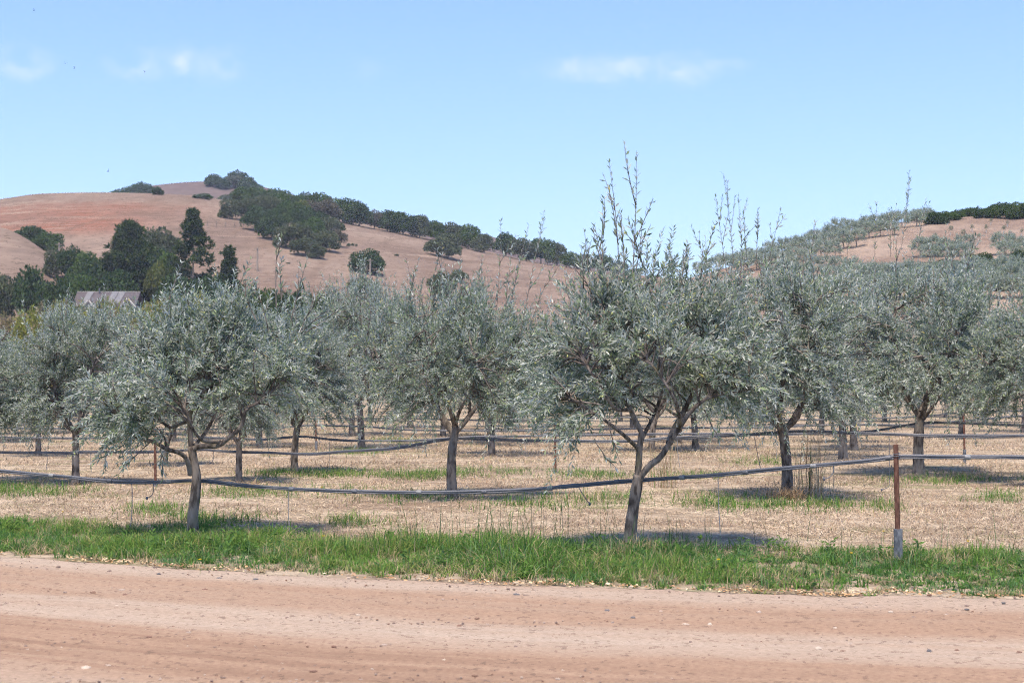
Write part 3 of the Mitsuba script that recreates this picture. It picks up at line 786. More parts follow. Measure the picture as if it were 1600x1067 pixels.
for (x, y, w, h, kind, label) in [
        (318, 311, 32, 10, 'dark', 'low dark oak clump on the hill crest left of the hillside grove'), (246, 305, 20, 14, 'dark2', 'small dark oak on the main hill crest beside the far left clump'),
        (575, 428, 56, 40, 'dark', 'lone round oak standing behind a pole on the open brown slope'), (566, 468, 52, 36, 'grey', 'grey green oak on the slope just below the lone round oak'),
        (692, 470, 50, 46, 'grey2', 'grey green oak low on the slope right of the lone oak'), (715, 440, 30, 20, 'grey', 'small grey oak bush low on the slope above the central olive')]:
    o = hit(x, y, 100.0, 700.0, h_main)
    put_oak(kind, o - [0, 0, .3], w * o[1] / F, h * o[1] / F * 1.08, r.uniform(0, 360), label, None)
for (x, Y, top, w, kind, label) in [
        (48, 338, 350, 54, 'dark', 'blackish oak, larger of the pair in the gully behind the left slope'), (72, 334, 360, 42, 'green', 'mid green oak, smaller of the pair in the gully behind the left slope'),
        (89, 304, 387, 40, 'grey', 'pale grey green oak beside the left pole'), (113, 300, 382, 44, 'dark2', 'dark oak right of the left pole'), (134, 296, 390, 46, 'green2', 'mid green oak between the left pole and the dense pine'),
        (150, 290, 400, 40, 'dark', 'bluish dark oak just left of the dense pine'), (47, 240, 412, 62, 'dark', 'blackish round tree above the yellow brush, leftmost of the dark trees'),
        (88, 236, 432, 56, 'dark2', 'dark tree left above the house roof'), (5, 246, 425, 46, 'grey', 'dark grey tree cut off by the left edge'), (118, 250, 424, 60, 'green', 'mid green tree behind the left end of the house roof'),
        (245, 320, 352, 66, 'grey2', 'tall grey green tree between the two big pines'), (228, 300, 378, 52, 'dark', 'bluish green tree close behind the right side of the dense pine'), (262, 285, 392, 46, 'green2', 'green tree left of the open pine'), (150, 262, 415, 60, 'dark2', 'dark green tree behind the middle of the house roof'),
        (245, 262, 408, 34, 'yellow', 'yellow green tree between the pines, low down'), (275, 258, 425, 60, 'dark', 'dark tree under the open pine'), (330, 256, 425, 62, 'dark2', 'dark tree between the open pine and the small pine'), (185, 258, 418, 60, 'dark', 'blackish tree behind the right gable of the house')]:
    X = (x - 800) / F * Y
    z = float(H(X, Y))
    top_z = CAMZ + ray(x, top)[2] * Y
    put_oak(kind, [X, Y, z - .3], w * Y / F * 1.18, max(top_z - z, 2.0) * 1.03, r.uniform(0, 360), label, None, 'tree' if Y < 330 else 'oak tree', 'broadleaf_tree' if Y < 330 else 'oak_tree')

# dark hedge behind the olives, left of centre
for i, (x, Y, top, w) in enumerate([(372, 205, 444, 54), (398, 200, 440, 50), (420, 198, 444, 46), (446, 196, 446, 50), (472, 192, 442, 52), (500, 190, 450, 50), (522, 188, 464, 40), (560, 190, 486, 44), (345, 208, 448, 40), (600, 195, 492, 50)]):
    X = (x - 800) / F * Y
    z = float(H(X, Y))
    put_oak(('dark', 'dark2', 'green')[i % 3], [X, Y, z - .3], w * Y / F * 1.2, max(CAMZ + ray(x, top)[2] * Y - z, 2.5), r.uniform(0, 360),
            'dark green shrub in the hedge line behind the left olives', 'shrubs of the dark hedge line', 'shrub', 'hedge_shrub')

# yellow green brush behind the orchard
BR = [(.24, .29, .07), (.33, .36, .10), (.38, .37, .15), (.19, .24, .065)]
BR2 = [(.30, .255, .17), (.36, .30, .21), (.24, .22, .12), (.20, .20, .09)]
for nm, pal, sd in (('green', BR, 81), ('tan', BR2, 82)):
    rr = np.random.default_rng(sd)
    lo = [[rr.uniform(-.5, .5), rr.uniform(-.4, .4), rr.uniform(.3, .8), .26, .26, .3] for _ in range(16)]
    (v, f), c = clump_crown(sd, lo, 3200, .085, pal, (1, 1, .7, .8), jitter=.3, leaf_w=.32)
    group('brush_crown_' + nm, mikit.ply((v, f), 'foliage', color=c))
    st = np.stack([np.array([[rr.uniform(-.1, .1), rr.uniform(-.1, .1), -.05], [0, 0, 0], [0, 0, 0]]) for _ in range(9)])
    for i in range(9):
        a = rr.uniform(0, 6.28)
        st[i, 1] = [math.cos(a) * .18, math.sin(a) * .18, .35]
        st[i, 2] = [math.cos(a) * .45, math.sin(a) * .45, .85]
    group('brush_stems_' + nm, mikit.ply(tubes(st, np.array([[.02, .014, .005]] * 9), 5), 'bark', smooth=True))
for i, (x, Y, top, w, nm) in enumerate([(8, 160, 482, 60, 'tan'), (45, 150, 478, 60, 'green'), (85, 158, 464, 60, 'tan'), (115, 146, 468, 60, 'green'), (150, 150, 464, 66, 'green'), (172, 140, 468, 50, 'tan'), (192, 152, 465, 60, 'green'), (225, 145, 466, 56, 'green'),
                                        (262, 156, 460, 60, 'tan'), (292, 150, 456, 60, 'green'), (318, 158, 462, 60, 'tan'), (345, 150, 470, 56, 'green'), (380, 148, 486, 60, 'green'), (430, 146, 494, 66, 'tan'), (490, 144, 500, 70, 'green'), (560, 146, 500, 70, 'tan'), (620, 146, 505, 70, 'green'),
                                        (140, 136, 500, 60, 'green'), (205, 134, 502, 60, 'tan')]):
    X = (x - 800) / F * Y
    z = float(H(X, Y))
    k = thing('brush_thicket', ('yellow green' if nm == 'green' else 'straw tan') + ' brush thicket behind the left olive rows', 'bush', 'thickets behind the orchard')
    hgt = max(CAMZ + ray(x, top)[2] * Y - z, 2.0)
    for p in ('stems', 'crown'):
        part(k, p, inst(f'brush_{p}_{nm}', X, Y, z - .2, w * Y / F / 1.25, r.uniform(0, 360), hgt / 1.08))


# pines: whorls of limbs with upturned needle tufts
def make_pine(seed, height, width, whorls, per, tufts, gap, start, spire):
    r = np.random.default_rng(seed)
    trunk = limb_tube([[0, 0, -.5], [.1, 0, height * .4], [0, .05, height * .97]], height * .016, .03, 20, 8, .08, seed)
    br, cen, siz = [], [], []
    for i in range(whorls):
        t = start + (1 - start) * (i + r.uniform(-.2, .2)) / whorls
        reach = width * .5 * min(1.0, (1.02 - t) * spire) * r.uniform(.75, 1.15)
        for j in range(per):
            if r.random() < gap:
                continue
            a = r.uniform(0, 6.28)
            L = reach * r.uniform(.55, 1.1)
            z0 = height * t
            e = np.array([math.cos(a) * L, math.sin(a) * L, z0 + L * r.uniform(-.05, .28)])
            m = np.array([math.cos(a) * L * .55, math.sin(a) * L * .55, z0 + L * r.uniform(-.12, .05)])
            br.append(limb_tube([[0, 0, z0], m, e], .05 * height / 14, .015, 8, 5, .08, seed + i))
            pts = smooth_path([[0, 0, z0], m, e], 8)[3:]
            for p_ in pts:
                for _ in range(tufts):
                    cen.append(p_ + r.normal(size=3) * np.array([.28, .28, .16]) * width / 6)
                    siz.append(r.uniform(.8, 1.25))
    for _ in range(14):
        cen.append([r.normal() * .2, r.normal() * .2, height * r.uniform(.9, 1.0)])
        siz.append(.9)
    cen, siz = np.array(cen, float), np.array(siz)
    n = 26
    base = np.repeat(cen, n, axis=0)
    d = unit(r.normal(size=(len(base), 3)) * .75 + np.array([0, 0, .65]))
    L = .55 * np.repeat(siz, n) * r.uniform(.7, 1.2, len(base)) * width / 6
    V, Fc = leaves(base - d * .1, d, unit(r.normal(size=(len(base), 3))), L, L * .20, .1)
    pal = np.array([(.035, .065, .03), (.055, .09, .035), (.085, .125, .045)])
    col = pal[r.integers(0, 3, len(base))] * r.uniform(.8, 1.2, (len(base), 1)) * np.repeat(r.uniform(.8, 1.2, len(cen)), n)[:, None]
    return trunk, br, (V, Fc), np.repeat(col, 4, axis=0)


for (x, Y, top, wpx, args, label) in [
        (202, 272, 350, 112, (15, 7, 3, .12, .06, 1.35), 'tall dense dark pine behind the right end of the house'),
        (300, 268, 328, 84, (12, 6, 2, .28, .20, 1.75), 'tallest pine with an open crown showing the hill through its gaps'),
        (357, 262, 384, 58, (13, 7, 3, .05, .08, 1.1), 'small narrow pine right of the open pine')]:
    X = (x - 800) / F * Y
    z = float(H(X, Y))
    hgt = CAMZ + ray(x, top)[2] * Y - z
    trunk, br, lf, col = make_pine(x, hgt, wpx * Y / F, *args)
    k = thing('pine_tree', label, 'pine tree')
    W = {'to_world': T().translate([X, Y, z])}
    part(k, 'trunk', mikit.ply(merge([trunk, *br]), 'bark', smooth=True, **W))
    part(k, 'crown', mikit.ply(lf, 'foliage', color=col, **W))

# ------------------------------------------------------------------ right hill: young orchard and bushes
r = np.random.default_rng(17)
ROWS = 'olive trees on the orchard hill'
for (y0, y1, x0, x1, step, dx, s0) in [(352, 346, 1330, 1450, 23, 9, .95), (372, 352, 1270, 1450, 20, 2, 1.0), (386, 366, 1225, 1400, 20, 11, 1.0), (402, 386, 1180, 1340, 22, 3, 1.0), (420, 402, 1120, 1300, 22, 8, 1.0),
                                      (402, 398, 1430, 1640, 23, 6, 1.1), (412, 408, 1440, 1640, 25, 15, 1.1), (430, 416, 1090, 1260, 24, 0, 1.0), (446, 440, 1330, 1640, 26, 8, 1.15), (456, 452, 1300, 1640, 28, 2, 1.15), (440, 430, 1200, 1340, 25, 5, 1.0), (470, 466, 1120, 1640, 30, 9, 1.15)]:
    for x in np.arange(x0, x1, step):
        xx = x + dx + r.uniform(-4, 4)
        if 1515 < xx < 1560 and 395 < y0 < 420:
            continue
        y = y0 + (y1 - y0) * (x - x0) / (x1 - x0)
        o = hit(xx, y, 96.0, 330.0, h_right)
        s = s0 * r.uniform(.85, 1.15)
        put_olive(('hill_a', 'hill_b')[r.integers(2)], o[0], o[1], s, r.uniform(0, 360), 'small grey green olive tree on the tan orchard hill', ROWS, s * .92, 'hill_olive_tree')
# dark wood on the right crest
for i, x in enumerate(np.arange(1436, 1690, 8.5)):
    Y = r.uniform(236, 262)
    X = (x - 800) / F * Y
    z = float(h_right(X, Y))
    top = 331 - (x - 1440) * .115 + r.uniform(-4, 3)
    hgt = max(CAMZ + ray(x, top)[2] * Y - z, 1.4)
    put_oak(('dark', 'green', 'green2', 'dark2')[i % 4], [X, Y, z - .3], r.uniform(2.8, 3.8), hgt, r.uniform(0, 360), 'dark green tree in the dense belt on the right hill crest', 'trees of the right crest belt', 'tree', 'crest_tree')
# saplings in white tubes
tube_m = trimesh.creation.cylinder(radius=.07, height=.5, sections=8).apply_translation([0, 0, .24])
group('sapling_tube', mikit.ply((tube_m.vertices, tube_m.faces), 'coloured', color=np.tile([.42, .41, .39], (len(tube_m.vertices), 1)), smooth=False))
(v, f), c = clump_crown(91, [[0, 0, .8, .34, .34, .4], [.1, .05, 1.1, .24, .24, .3]], 240, .14, [(.15, .19, .13), (.22, .26, .2)], (1, 1), jitter=.4, leaf_w=.3)
group('sapling_leaves', mikit.ply((v, f), 'foliage', color=c))
for (x, y) in [(1504, 375), (1519, 363), (1541, 364), (1529, 377), (1568, 366), (1596, 370), (1557, 380), (1584, 383), (1485, 368), (1462, 376), (1574, 355), (1600, 392), (1548, 352), (1440, 384)]:
    o = hit(x, y, 96.0, 330.0, h_right)
    k = thing('young_sapling', 'young sapling in a white tube on the bare right hillside', 'sapling', 'saplings on the orchard hill')
    part(k, 'tree_guard', inst('sapling_tube', *(o - [0, 0, .02]), 1.0, 0))
    part(k, 'crown', inst('sapling_leaves', *(o - [0, 0, .02]), r.uniform(.7, 1.3), r.uniform(0, 360)))
for (x, y, w, h, kind, label) in [(1537, 422, 44, 30, 'dark', 'blackish round bush among the olives on the right hillside'), (1592, 418, 40, 28, 'dark2', 'blackish bush at the right edge of the hillside'), (1500, 446, 60, 18, 'yellow', 'bright yellow green bush low on the right hillside'),
                                 (1560, 452, 56, 24, 'green', 'mid green bush below the blackish round bush'), (1590, 452, 44, 24, 'green2', 'mid green bush at the right edge below the hillside olives'), (1478, 420, 40, 18, 'dark', 'dark low bush left of the blackish round bush')]:
    o = hit(x, y, 96.0, 330.0, h_right)
    put_oak(kind, o - [0, 0, .3], w * o[1] / F, h * o[1] / F * 1.1, r.uniform(0, 360), label, None, 'bush', 'hill_bush')

# ------------------------------------------------------------------ house, poles, birds
def quad_solid(corners, thick):
    """A slab from 4 corners (counter-clockwise seen from outside), thickness inwards."""
    c = np.array(corners, float)
    n = unit(np.cross(c[1] - c[0], c[2] - c[0]))
    v = np.vstack([c, c - n * thick])
    f = [[0, 1, 2], [0, 2, 3], [4, 6, 5], [4, 7, 6]]
    for i in range(4):
        j = (i + 1) % 4
        f += [[i, i + 4, j + 4], [i, j + 4, j]]
    return v, np.array(f)


def box(x0, x1, y0, y1, z0, z1):
    m = trimesh.creation.box([x1 - x0, y1 - y0, z1 - z0]).apply_translation([(x0 + x1) / 2, (y0 + y1) / 2, (z0 + z1) / 2])
    return np.array(m.vertices), np.array(m.faces)


def prism_xz(poly, y0, y1):
    n = len(poly)
    v = np.array([[x, y0, z] for x, z in poly] + [[x, y1, z] for x, z in poly], float)
    f = [[0, i, i + 1] for i in range(1, n - 1)] + [[n, n + i + 1, n + i] for i in range(1, n - 1)]
    for i in range(n):
        j = (i + 1) % n
        f += [[i, i + n, j + n], [i, j + n, j]]
    return v, np.array(f)


def shingle_fn(p, n, uv):
    a = fbm(p.x * 2, p.y * 2, p.z * 6, 3)
    return mix([.085, .08, .098], [.135, .128, .145], a)


scene['shingles'] = dict(type='twosided', bsdf=dict(type='diffuse', reflectance=proc(shingle_fn)))
scene['white_paint'] = dict(type='twosided', bsdf=dict(type='principled', base_color=rgb(.42, .42, .41), roughness=.6))
scene['siding'] = dict(type='twosided', bsdf=dict(type='diffuse', reflectance=rgb(.24, .26, .275)))
scene['panel_glass'] = dict(type='principled', base_color=rgb(.165, .175, .20), roughness=.4, metallic=.15)
scene['dark_glass'] = dict(type='principled', base_color=rgb(.05, .06, .07), roughness=.1, specular=.6)
HY = 235.0
hx0, hx1 = at(112, 470, HY)[0], at(212, 470, HY)[0]
zr, ze = at(160, 456, HY + 3)[2], at(160, 478, HY)[2]
gz = float(H((hx0 + hx1) / 2, HY)) - .3
house = thing('house', 'low grey roofed house with white gables and roof panels among the trees at left', 'house')
part(house, 'wall', mikit.ply(box(hx0 + .3, hx1 - .3, HY + .3, HY + 5.7, gz, ze - .05), 'siding'))
roof = part(house, 'roof', mikit.ply(merge([quad_solid([[hx0, HY, ze], [hx1, HY, ze], [hx1, HY + 3, zr], [hx0, HY + 3, zr]], .14), quad_solid([[hx1, HY + 6, ze], [hx0, HY + 6, ze], [hx0, HY + 3.01, zr], [hx1, HY + 3.01, zr]], .14)]), 'shingles'))
part(roof, 'ridge_cap', mikit.ply(box(hx0, hx1, HY + 2.85, HY + 3.15, zr - .03, zr + .06), 'white_paint'))


def on_roof(x, t, up):
    return [x, HY + 3 * t, ze + (zr - ze) * t + up]


W_ = hx1 - hx0
for (a, b) in [(.17, .27), (.56, .66), (.67, .77)]:
    x0, x1 = hx0 + a * W_, hx0 + b * W_
    sk = .35
    part(roof, 'solar_panel', mikit.ply(quad_solid([on_roof(x0 - sk, .08, .12), on_roof(x1 - sk, .08, .12), on_roof(x1, .95, .12), on_roof(x0, .95, .12)], .05), 'panel_glass'))
part(roof, 'flue_pipe', mikit.ply(limb_tube([[hx0 + W_ * .36, HY + 2.6, zr - .2], [hx0 + W_ * .36, HY + 2.6, zr + .55]], .1, .1, 4, 8, 0), 'galvanised', smooth=True))
for (a, half, hh, y0) in [(.28, .80, .55, -.7), (.90, 1.05, .85, -1.0)]:
    cx = hx0 + a * W_
    zt = ze + hh + .1
    zb = ze - .25
    gk = part(house, 'gable', mikit.ply(prism_xz([(cx - half, zb), (cx + half, zb), (cx, zt)], HY + y0 + .15, HY + 2.0), 'siding'))
    tri = [np.array([cx - half - .2, HY + y0, zb - .1]), np.array([cx, HY + y0, zt + .12]), np.array([cx + half + .2, HY + y0, zb - .1])]
    for i in range(2):
        a_, b_ = tri[i], tri[i + 1]
        part(gk, 'barge_board', mikit.ply(tubes(np.stack([a_, b_])[None], np.array([[.17, .17]]), 4), 'white_paint'))
        back = np.array([0, 2.3 - y0, 0])
        part(gk, 'gable_roof', mikit.ply(quad_solid([a_ + [0, .05, .1], b_ + [0, .05, .1], b_ + back + [0, 0, .1], a_ + back + [0, 0, .1]][:: (1 if i else -1)], .1), 'shingles'))
    part(gk, 'base_trim', mikit.ply(box(cx - half - .1, cx + half + .1, HY + y0 - .02, HY + y0 + .12, zb - .22, zb - .02), 'white_paint'))
    part(gk, 'attic_window', mikit.ply(prism_xz([(cx - .32, zb + .12), (cx + .32, zb + .12), (cx, zb + .58)], HY + y0 + .08, HY + y0 + .148), 'white_paint'))
for a in (.1, .45, .66):
    wk = part(house, 'window', mikit.ply(box(hx0 + a * W_ - .5, hx0 + a * W_ + .5, HY + .2, HY + .297, gz + 1.0, gz + 2.1), 'white_paint'))
    part(wk, 'pane', mikit.ply(box(hx0 + a * W_ - .4, hx0 + a * W_ + .4, HY + .15, HY + .197, gz + 1.1, gz + 2.0), 'dark_glass'))

for (x, ytop, ybase, fn, label) in [(92, 379, 417, h_spur, 'thin pale utility pole at the foot of the left slope'), (402, 386, 424, h_main, 'faint thin utility pole on the slope right of the pines'), (578, 399, 432, h_main, 'pale utility pole in front of the lone round oak')]:
    o = hit(x, ybase, 100.0, 700.0, fn)
    if x == 578:
        o = o - np.array([0, 6.0, 0]) + np.array([.6, 0, 0])
        o[2] = float(h_main(o[0], o[1]))
    hgt = (ybase - ytop) * o[1] / F
    k = thing('utility_pole', label, 'utility pole')
    col = np.array([.27, .24, .215])
    v, f = limb_tube([o - [0, 0, .3], o + [0, 0, hgt * .5], o + [0, 0, hgt]], .2, .15, 6, 8, .03)
    part(k, 'pole', mikit.ply((v, f), 'coloured', color=np.tile(col, (len(v), 1)), smooth=True))
    v, f = box(o[0] - .7, o[0] + .7, o[1] - .28, o[1] - .16, o[2] + hgt * .9, o[2] + hgt * .9 + .12)
    part(k, 'cross_arm', mikit.ply((v, f), 'coloured', color=np.tile(col * .8, (len(v), 1))))


for i, (x, y) in enumerate([(352, 355), (366, 356), (380, 358), (394, 361), (408, 364), (338, 354), (324, 353)]):
    o = hit(x, y, 100.0, 700.0, h_main)
    k = thing('fence_post', 'thin weathered post of the fence line below the hillside grove', 'fence post', 'posts of the hillside fence')
    v, f = limb_tube([o - [0, 0, .3], o + [0, 0, .7], o + [.03, 0, 1.35]], .09, .07, 5, 6, .08, i)
    scene[k] = mikit.ply((v, f), 'bark', smooth=True)
for (x, y, w, h, kind) in [(545, 385, 7, 6, 'dark'), (551, 384, 5, 5, 'dark2'), (557, 385, 4, 5, 'grey'), (330, 384, 6, 3, 'grey'), (450, 412, 7, 3, 'grey2'), (620, 400, 8, 4, 'grey')]:
    o = hit(x, y, 100.0, 700.0, h_main)
    put_oak(kind, o - [0, 0, .1], w * o[1] / F, h * o[1] / F, 0, 'tiny dark shrub on the open brown slope', 'tiny shrubs on the slope', 'shrub', 'slope_shrub')


def bird_mesh(span, pitch, seed):
    """One continuous surface: body, tail and two bent wings."""
    n = 14
    s = np.linspace(-1, 1, n)
    body = np.stack([s * .28, s * 0, s * 0], 1) * span
    rad = np.clip(np.sqrt(np.clip(1 - np.abs(s + .1) ** 2.2, 0, 1)), .12, 1) * .055 * span
    bv, bf = tubes(body[None], rad[None], 8)
    parts = [(bv, bf)]
    for sg in (1, -1):
        t = np.linspace(0, 1, 7)
        y = sg * t * .5 * span
        z = (np.sin(t * 2.2) * .12 + t * pitch) * span
        chord = (.15 - .11 * t ** 1.6) * span
        lead = .06 * span + np.where(t < .4, t * .1, .04 - (t - .4) * .16) * span
        top = np.stack([lead, y, z + .006 * span], 1)
        bot = np.stack([lead - chord, y, z], 1)
        low = np.stack([lead - chord * .4, y, z - .012 * span], 1)
        v = np.vstack([top, bot, low])
        f = []
        for i in range(6):
            for a, b in ((0, 7), (7, 14), (14, 0)):
                f += [[a + i, b + i, b + i + 1], [a + i, b + i + 1, a + i + 1]]
        parts.append((v, np.array(f)))
    parts.append((np.array([[-.26, 0, .01], [-.40, .07, 0], [-.42, 0, .0], [-.40, -.07, 0], [-.3, 0, -.012]]) * span, np.array([[0, 1, 2], [0, 2, 3], [4, 2, 1], [4, 3, 2]])))
    return merge(parts)


for i, (x, y, Y, span, rz, pitch, label) in enumerate([(53, 17, 150, .34, 200, .25, 'small dark bird nearest the top left corner'), (101, 100, 140, .36, 120, .5, 'small dark bird, larger of the close pair below the left wisp of cloud'), (116, 107, 150, .34, 30, .3, 'small dark bird, smaller of the close pair'),
                                                     (226, 113, 150, .34, 60, .2, 'small dark bird against the second wisp of cloud'), (169, 268, 150, .36, 20, .5, 'small dark bird low over the left hill crest')]):
    o = at(x, y, Y)
    k = thing('flying_bird', label, 'bird', 'birds in flight over the hills')
    v, f = bird_mesh(span, pitch, i)
    scene[k] = mikit.ply((v, f), 'coloured', color=np.tile([.03, .03, .035], (len(v), 1)), smooth=35, to_world=T().translate([float(c) for c in o]).rotate([0, 0, 1], rz).rotate([1, 0, 0], 25)) if False else \
        mikit.ply((v, f), 'coloured', color=np.tile([.03, .03, .035], (len(v), 1)), smooth=True, to_world=T().translate([float(c) for c in o]).rotate([0, 0, 1], rz).rotate([1, 0, 0], 25))

# ------------------------------------------------------------------ irrigation hoses and stakes
row_line = [(-9.0, 16.9), (-3.22, 15.62), (1.1, 14.58), (3.31, 13.30), (7.0, 12.9)]
rl = PchipInterpolator([a for a, _ in row_line], [b for _, b in row_line])


def on_row(x, y, line):
    Y = 15.0
    for _ in range(25):
        Y = float(line((x - 800) / F * Y))
    return at(x, y, Y)


def straight(pts):
    p = PchipInterpolator([(x - 800) / F * Y for x, Y in pts], [Y for _, Y in pts])
    return lambda X: p(np.clip(X, (pts[0][0] - 800) / F * pts[0][1], (pts[-1][0] - 800) / F * pts[-1][1]))


LINES = [
    ('front row hose sagging between the two front trees and tied to the rusty stake', rl, .0135,
     [(-160, 722), (0, 734), (101, 744), (202, 751.5), (243, 752), (300, 749.5), (400, 759), (480, 764), (600, 767.5), (707, 768), (790, 766), (880, 760), (982, 750), (1060, 745), (1120, 741), (1200, 733), (1300, 724), (1390, 714), (1402, 712), (1430, 712), (1500, 713), (1600, 713), (1720, 716)],
     [(202, 822, 0), (456, 832, 0), (1122, 836, 0), (243, 778, 1), (905, 787, 2), (1303, 748, 1), (785, 772, 3)]),
    ('second row hose running from the dark forked trunk to the right edge behind the stake', straight([(-160, 23.6), (118, 23.1), (373, 23.6), (707, 20.5), (1230, 20.6), (1800, 19.0)]), .0145,
     [(-160, 705), (20, 706), (106, 707), (126, 705), (228, 705), (304, 702), (370, 705), (459, 708), (549, 704), (619, 699), (689, 687), (715, 684), (780, 686), (853, 688), (976, 688.5), (1057, 683), (1140, 680), (1225, 674), (1252, 673), (1350, 676), (1472, 680), (1600, 680), (1720, 681)],
     [(70, 735, 0), (143, 740, 0), (337, 723, 1), (1060, 730, 0), (1177, 734, 2), (1388, 765, 1), (670, 714, 0)]),
    ('third row hose passing behind the stout grey trunk', straight([(-160, 27.6), (258, 28.0), (460, 26.1), (1435, 25.8), (1800, 25.0)]), .0145,
     [(-160, 672), (120, 684), (261, 677), (329, 683), (400, 686), (453, 682), (470, 681), (520, 686), (560, 688), (627, 688), (740, 682), (819, 681), (900, 679), (1000, 678), (1100, 677), (1200, 678), (1280, 676), (1340, 675), (1400, 667), (1433, 661), (1460, 659), (1490, 660), (1600, 663), (1720, 664)],
     [(518, 736, 0), (1215, 716, 0), (820, 702, 0)]),
    ('fourth row hose behind the two close trunks', straight([(-160, 36), (565, 34.8), (1317, 33.0), (1800, 30.0)]), .015,
     [(-160, 665), (300, 670), (420, 668), (498, 664), (549, 665), (574, 666), (633, 671), (689, 672), (780, 673), (890, 671), (1087, 668), (1200, 667), (1317, 663), (1420, 663), (1526, 655), (1600, 649), (1720, 646)], []),
    ('fifth row hose, faint line near the far tree trunks', straight([(-160, 43), (800, 42), (1800, 40.0)]), .015,
     [(-160, 652), (300, 655), (600, 653), (760, 656), (900, 653), (1087, 651), (1250, 655), (1400, 652), (1526, 643), (1600, 641), (1720, 640)], [])]
for (label, line, rad, pts, drops) in LINES:
    P = np.array([on_row(x, y, line) for x, y in pts])
    path = smooth_path(P, 240)
    q3 = np.stack([path[:, 0] * 1.3, path[:, 0] * 0, path[:, 0] * 0], -1)
    path[:, 2] += .012 * (meshkit.fbm(q3, 3, 41) - .5)
    k = thing('irrigation_hose', label, 'irrigation hose', 'irrigation hoses of the olive rows')
    part(k, 'main_tube', mikit.ply(limb_tube(path, rad, rad, 240, 10, .03), 'hose_plastic', smooth=True))
    w = path + np.array([0, -.004, -rad * 1.25]) + np.stack([path[:, 0] * 0, .004 * np.sin(path[:, 0] * 9), .003 * np.sin(path[:, 0] * 5)], 1)
    part(k, 'support_tube', mikit.ply(limb_tube(w, rad * .6, rad * .6, 240, 7, 0), 'hose_plastic', smooth=True))
    for (x, yend, kind) in drops:
        i = np.abs((path[:, 0] / path[:, 1]) - (x - 800) / F).argmin()
        a = path[i] - [0, 0, rad]
        if kind == 0:
            e = np.array([a[0] + .01, a[1] - .02, max(at(x, yend, a[1])[2], float(h_base(a[0], a[1])) + .01)])
            wob = np.array([.012 * math.sin(x), 0, 0])
            dk = part(k, 'drip_tube', mikit.ply(limb_tube([a, a + (e - a) * .05 + wob * 1.6, a + (e - a) * .4 + wob * 2, a + (e - a) * .8 + wob, e], .0042, .0042, 20, 6, 0), 'dusty_tube', smooth=True))
            continue
        e = at(x - (14 if kind == 1 else -16) * (15 / a[1]), yend, a[1] - .03) if kind < 3 else a - [0, 0, .03]
        if kind == 1:
            m = np.array([a[0], a[1], e[2] + .05])
            dk = part(k, 'drip_tube', mikit.ply(limb_tube([a, a * .5 + m * .5 + [.006, 0, 0], m, e], .0042, .0042, 20, 6, 0), 'hose_plastic', smooth=True))
        elif kind == 2:
            dk = part(k, 'drip_tube', mikit.ply(limb_tube([a, (a + e) / 2 + [0, 0, -.008], e], .0045, .0045, 10, 6, 0), 'hose_plastic', smooth=True))
        if kind < 3:
            em = trimesh.creation.icosphere(subdivisions=2, radius=.013)
            part(dk, 'emitter', mikit.ply((np.asarray(em.vertices) * [1, 1, 1.3] + e, em.faces), 'hose_plastic', smooth=True))
        else:
            part(k, 'coupling', mikit.ply(limb_tube([a + [0, 0, rad], a - [0, 0, .02]], .009, .007, 5, 8, 0), 'dusty_tube', smooth=True))
    for x in ((862,) if rad < .014 else ()):
        i = np.abs((path[:, 0] / path[:, 1]) - (x + 28 - 800) / F).argmin()
        part(k, 'coupling', mikit.ply(limb_tube(path[i - 2:i + 3], rad * 1.35, rad * 1.35, 8, 10, 0), 'hose_plastic', smooth=True))


clip_path = smooth_path(np.array([on_row(x, y, rl) for x, y in LINES[0][3]]), 240)
for i in range(9, 236, 13):
    part('irrigation_hose', 'hose_clip', mikit.ply(limb_tube(clip_path[i:i + 2] - [0, 0, .006], .0225, .0225, 4, 8, .05, i), 'dusty_tube' if i % 2 else 'hose_plastic', smooth=True))


def stake(x, ybase, ytop, ysleeve, rad, label):
    o = hit(x, ybase)
    Y = o[1]
    top, sl = at(x - 2, ytop, Y)[2], at(x, ysleeve, Y)[2]
    k = thing('support_stake', label, 'stake', 'stakes holding up the hoses')
    lean = np.array([-.012, 0, 0])
    a, m, b = o - [0, 0, .1], np.array([o[0], o[1], sl - .06]), np.array([o[0], o[1], top]) + lean
    part(k, 'rod', mikit.ply(limb_tube([m, (m + b) / 2, b], rad, rad * .96, 24, 12, .05, 3), 'rust', smooth=40))
    m2 = trimesh.creation.box([rad * 3.1, rad * 2.6, sl - o[2] + .1])
    bev = trimesh.Trimesh(*meshkit.arrays(m2)[:2]).subdivide().subdivide()
    v = np.asarray(bev.vertices)
    rr = np.hypot(v[:, 0], v[:, 1])
    v[:, :2] *= np.minimum(1, rad * 1.75 / np.maximum(rr, 1e-6))[:, None]
    v = v + [o[0] + .003, o[1], (sl + o[2] - .1) / 2]
    part(k, 'sleeve', mikit.ply((v, bev.faces), 'galvanised', smooth=35))
    return k, o


ks, o = stake(1403, 882, 694, 826, .0225, 'rusty brown pipe stake in a grey sleeve, nearest the road at the right')
tie = at(1402, 713, o[1] - .03)
an = np.linspace(0, 2 * np.pi * 2.2, 40)
part(ks, 'wire_tie', mikit.ply(tubes(np.stack([tie[0] + .028 * np.cos(an), o[1] + .03 * np.sin(an), tie[2] - .012 + an * .003], 1)[None], np.full((1, 40), .0035), 5), 'galvanised', smooth=True))
stake(868, 739, 650, 733, .018, 'thin rusty stake with short sleeve left of the leaning front tree')
stake(1507, 724, 634, 702, .018, 'slim rusty stake in a grey sleeve near the right edge')
stake(494, 704, 655, 689, .018, 'dark stake with grey foot between the stout grey trunk and the two close trunks')
stake(243, 760, 672, 756, .020, 'reddish stake left of the pale trunked front tree')

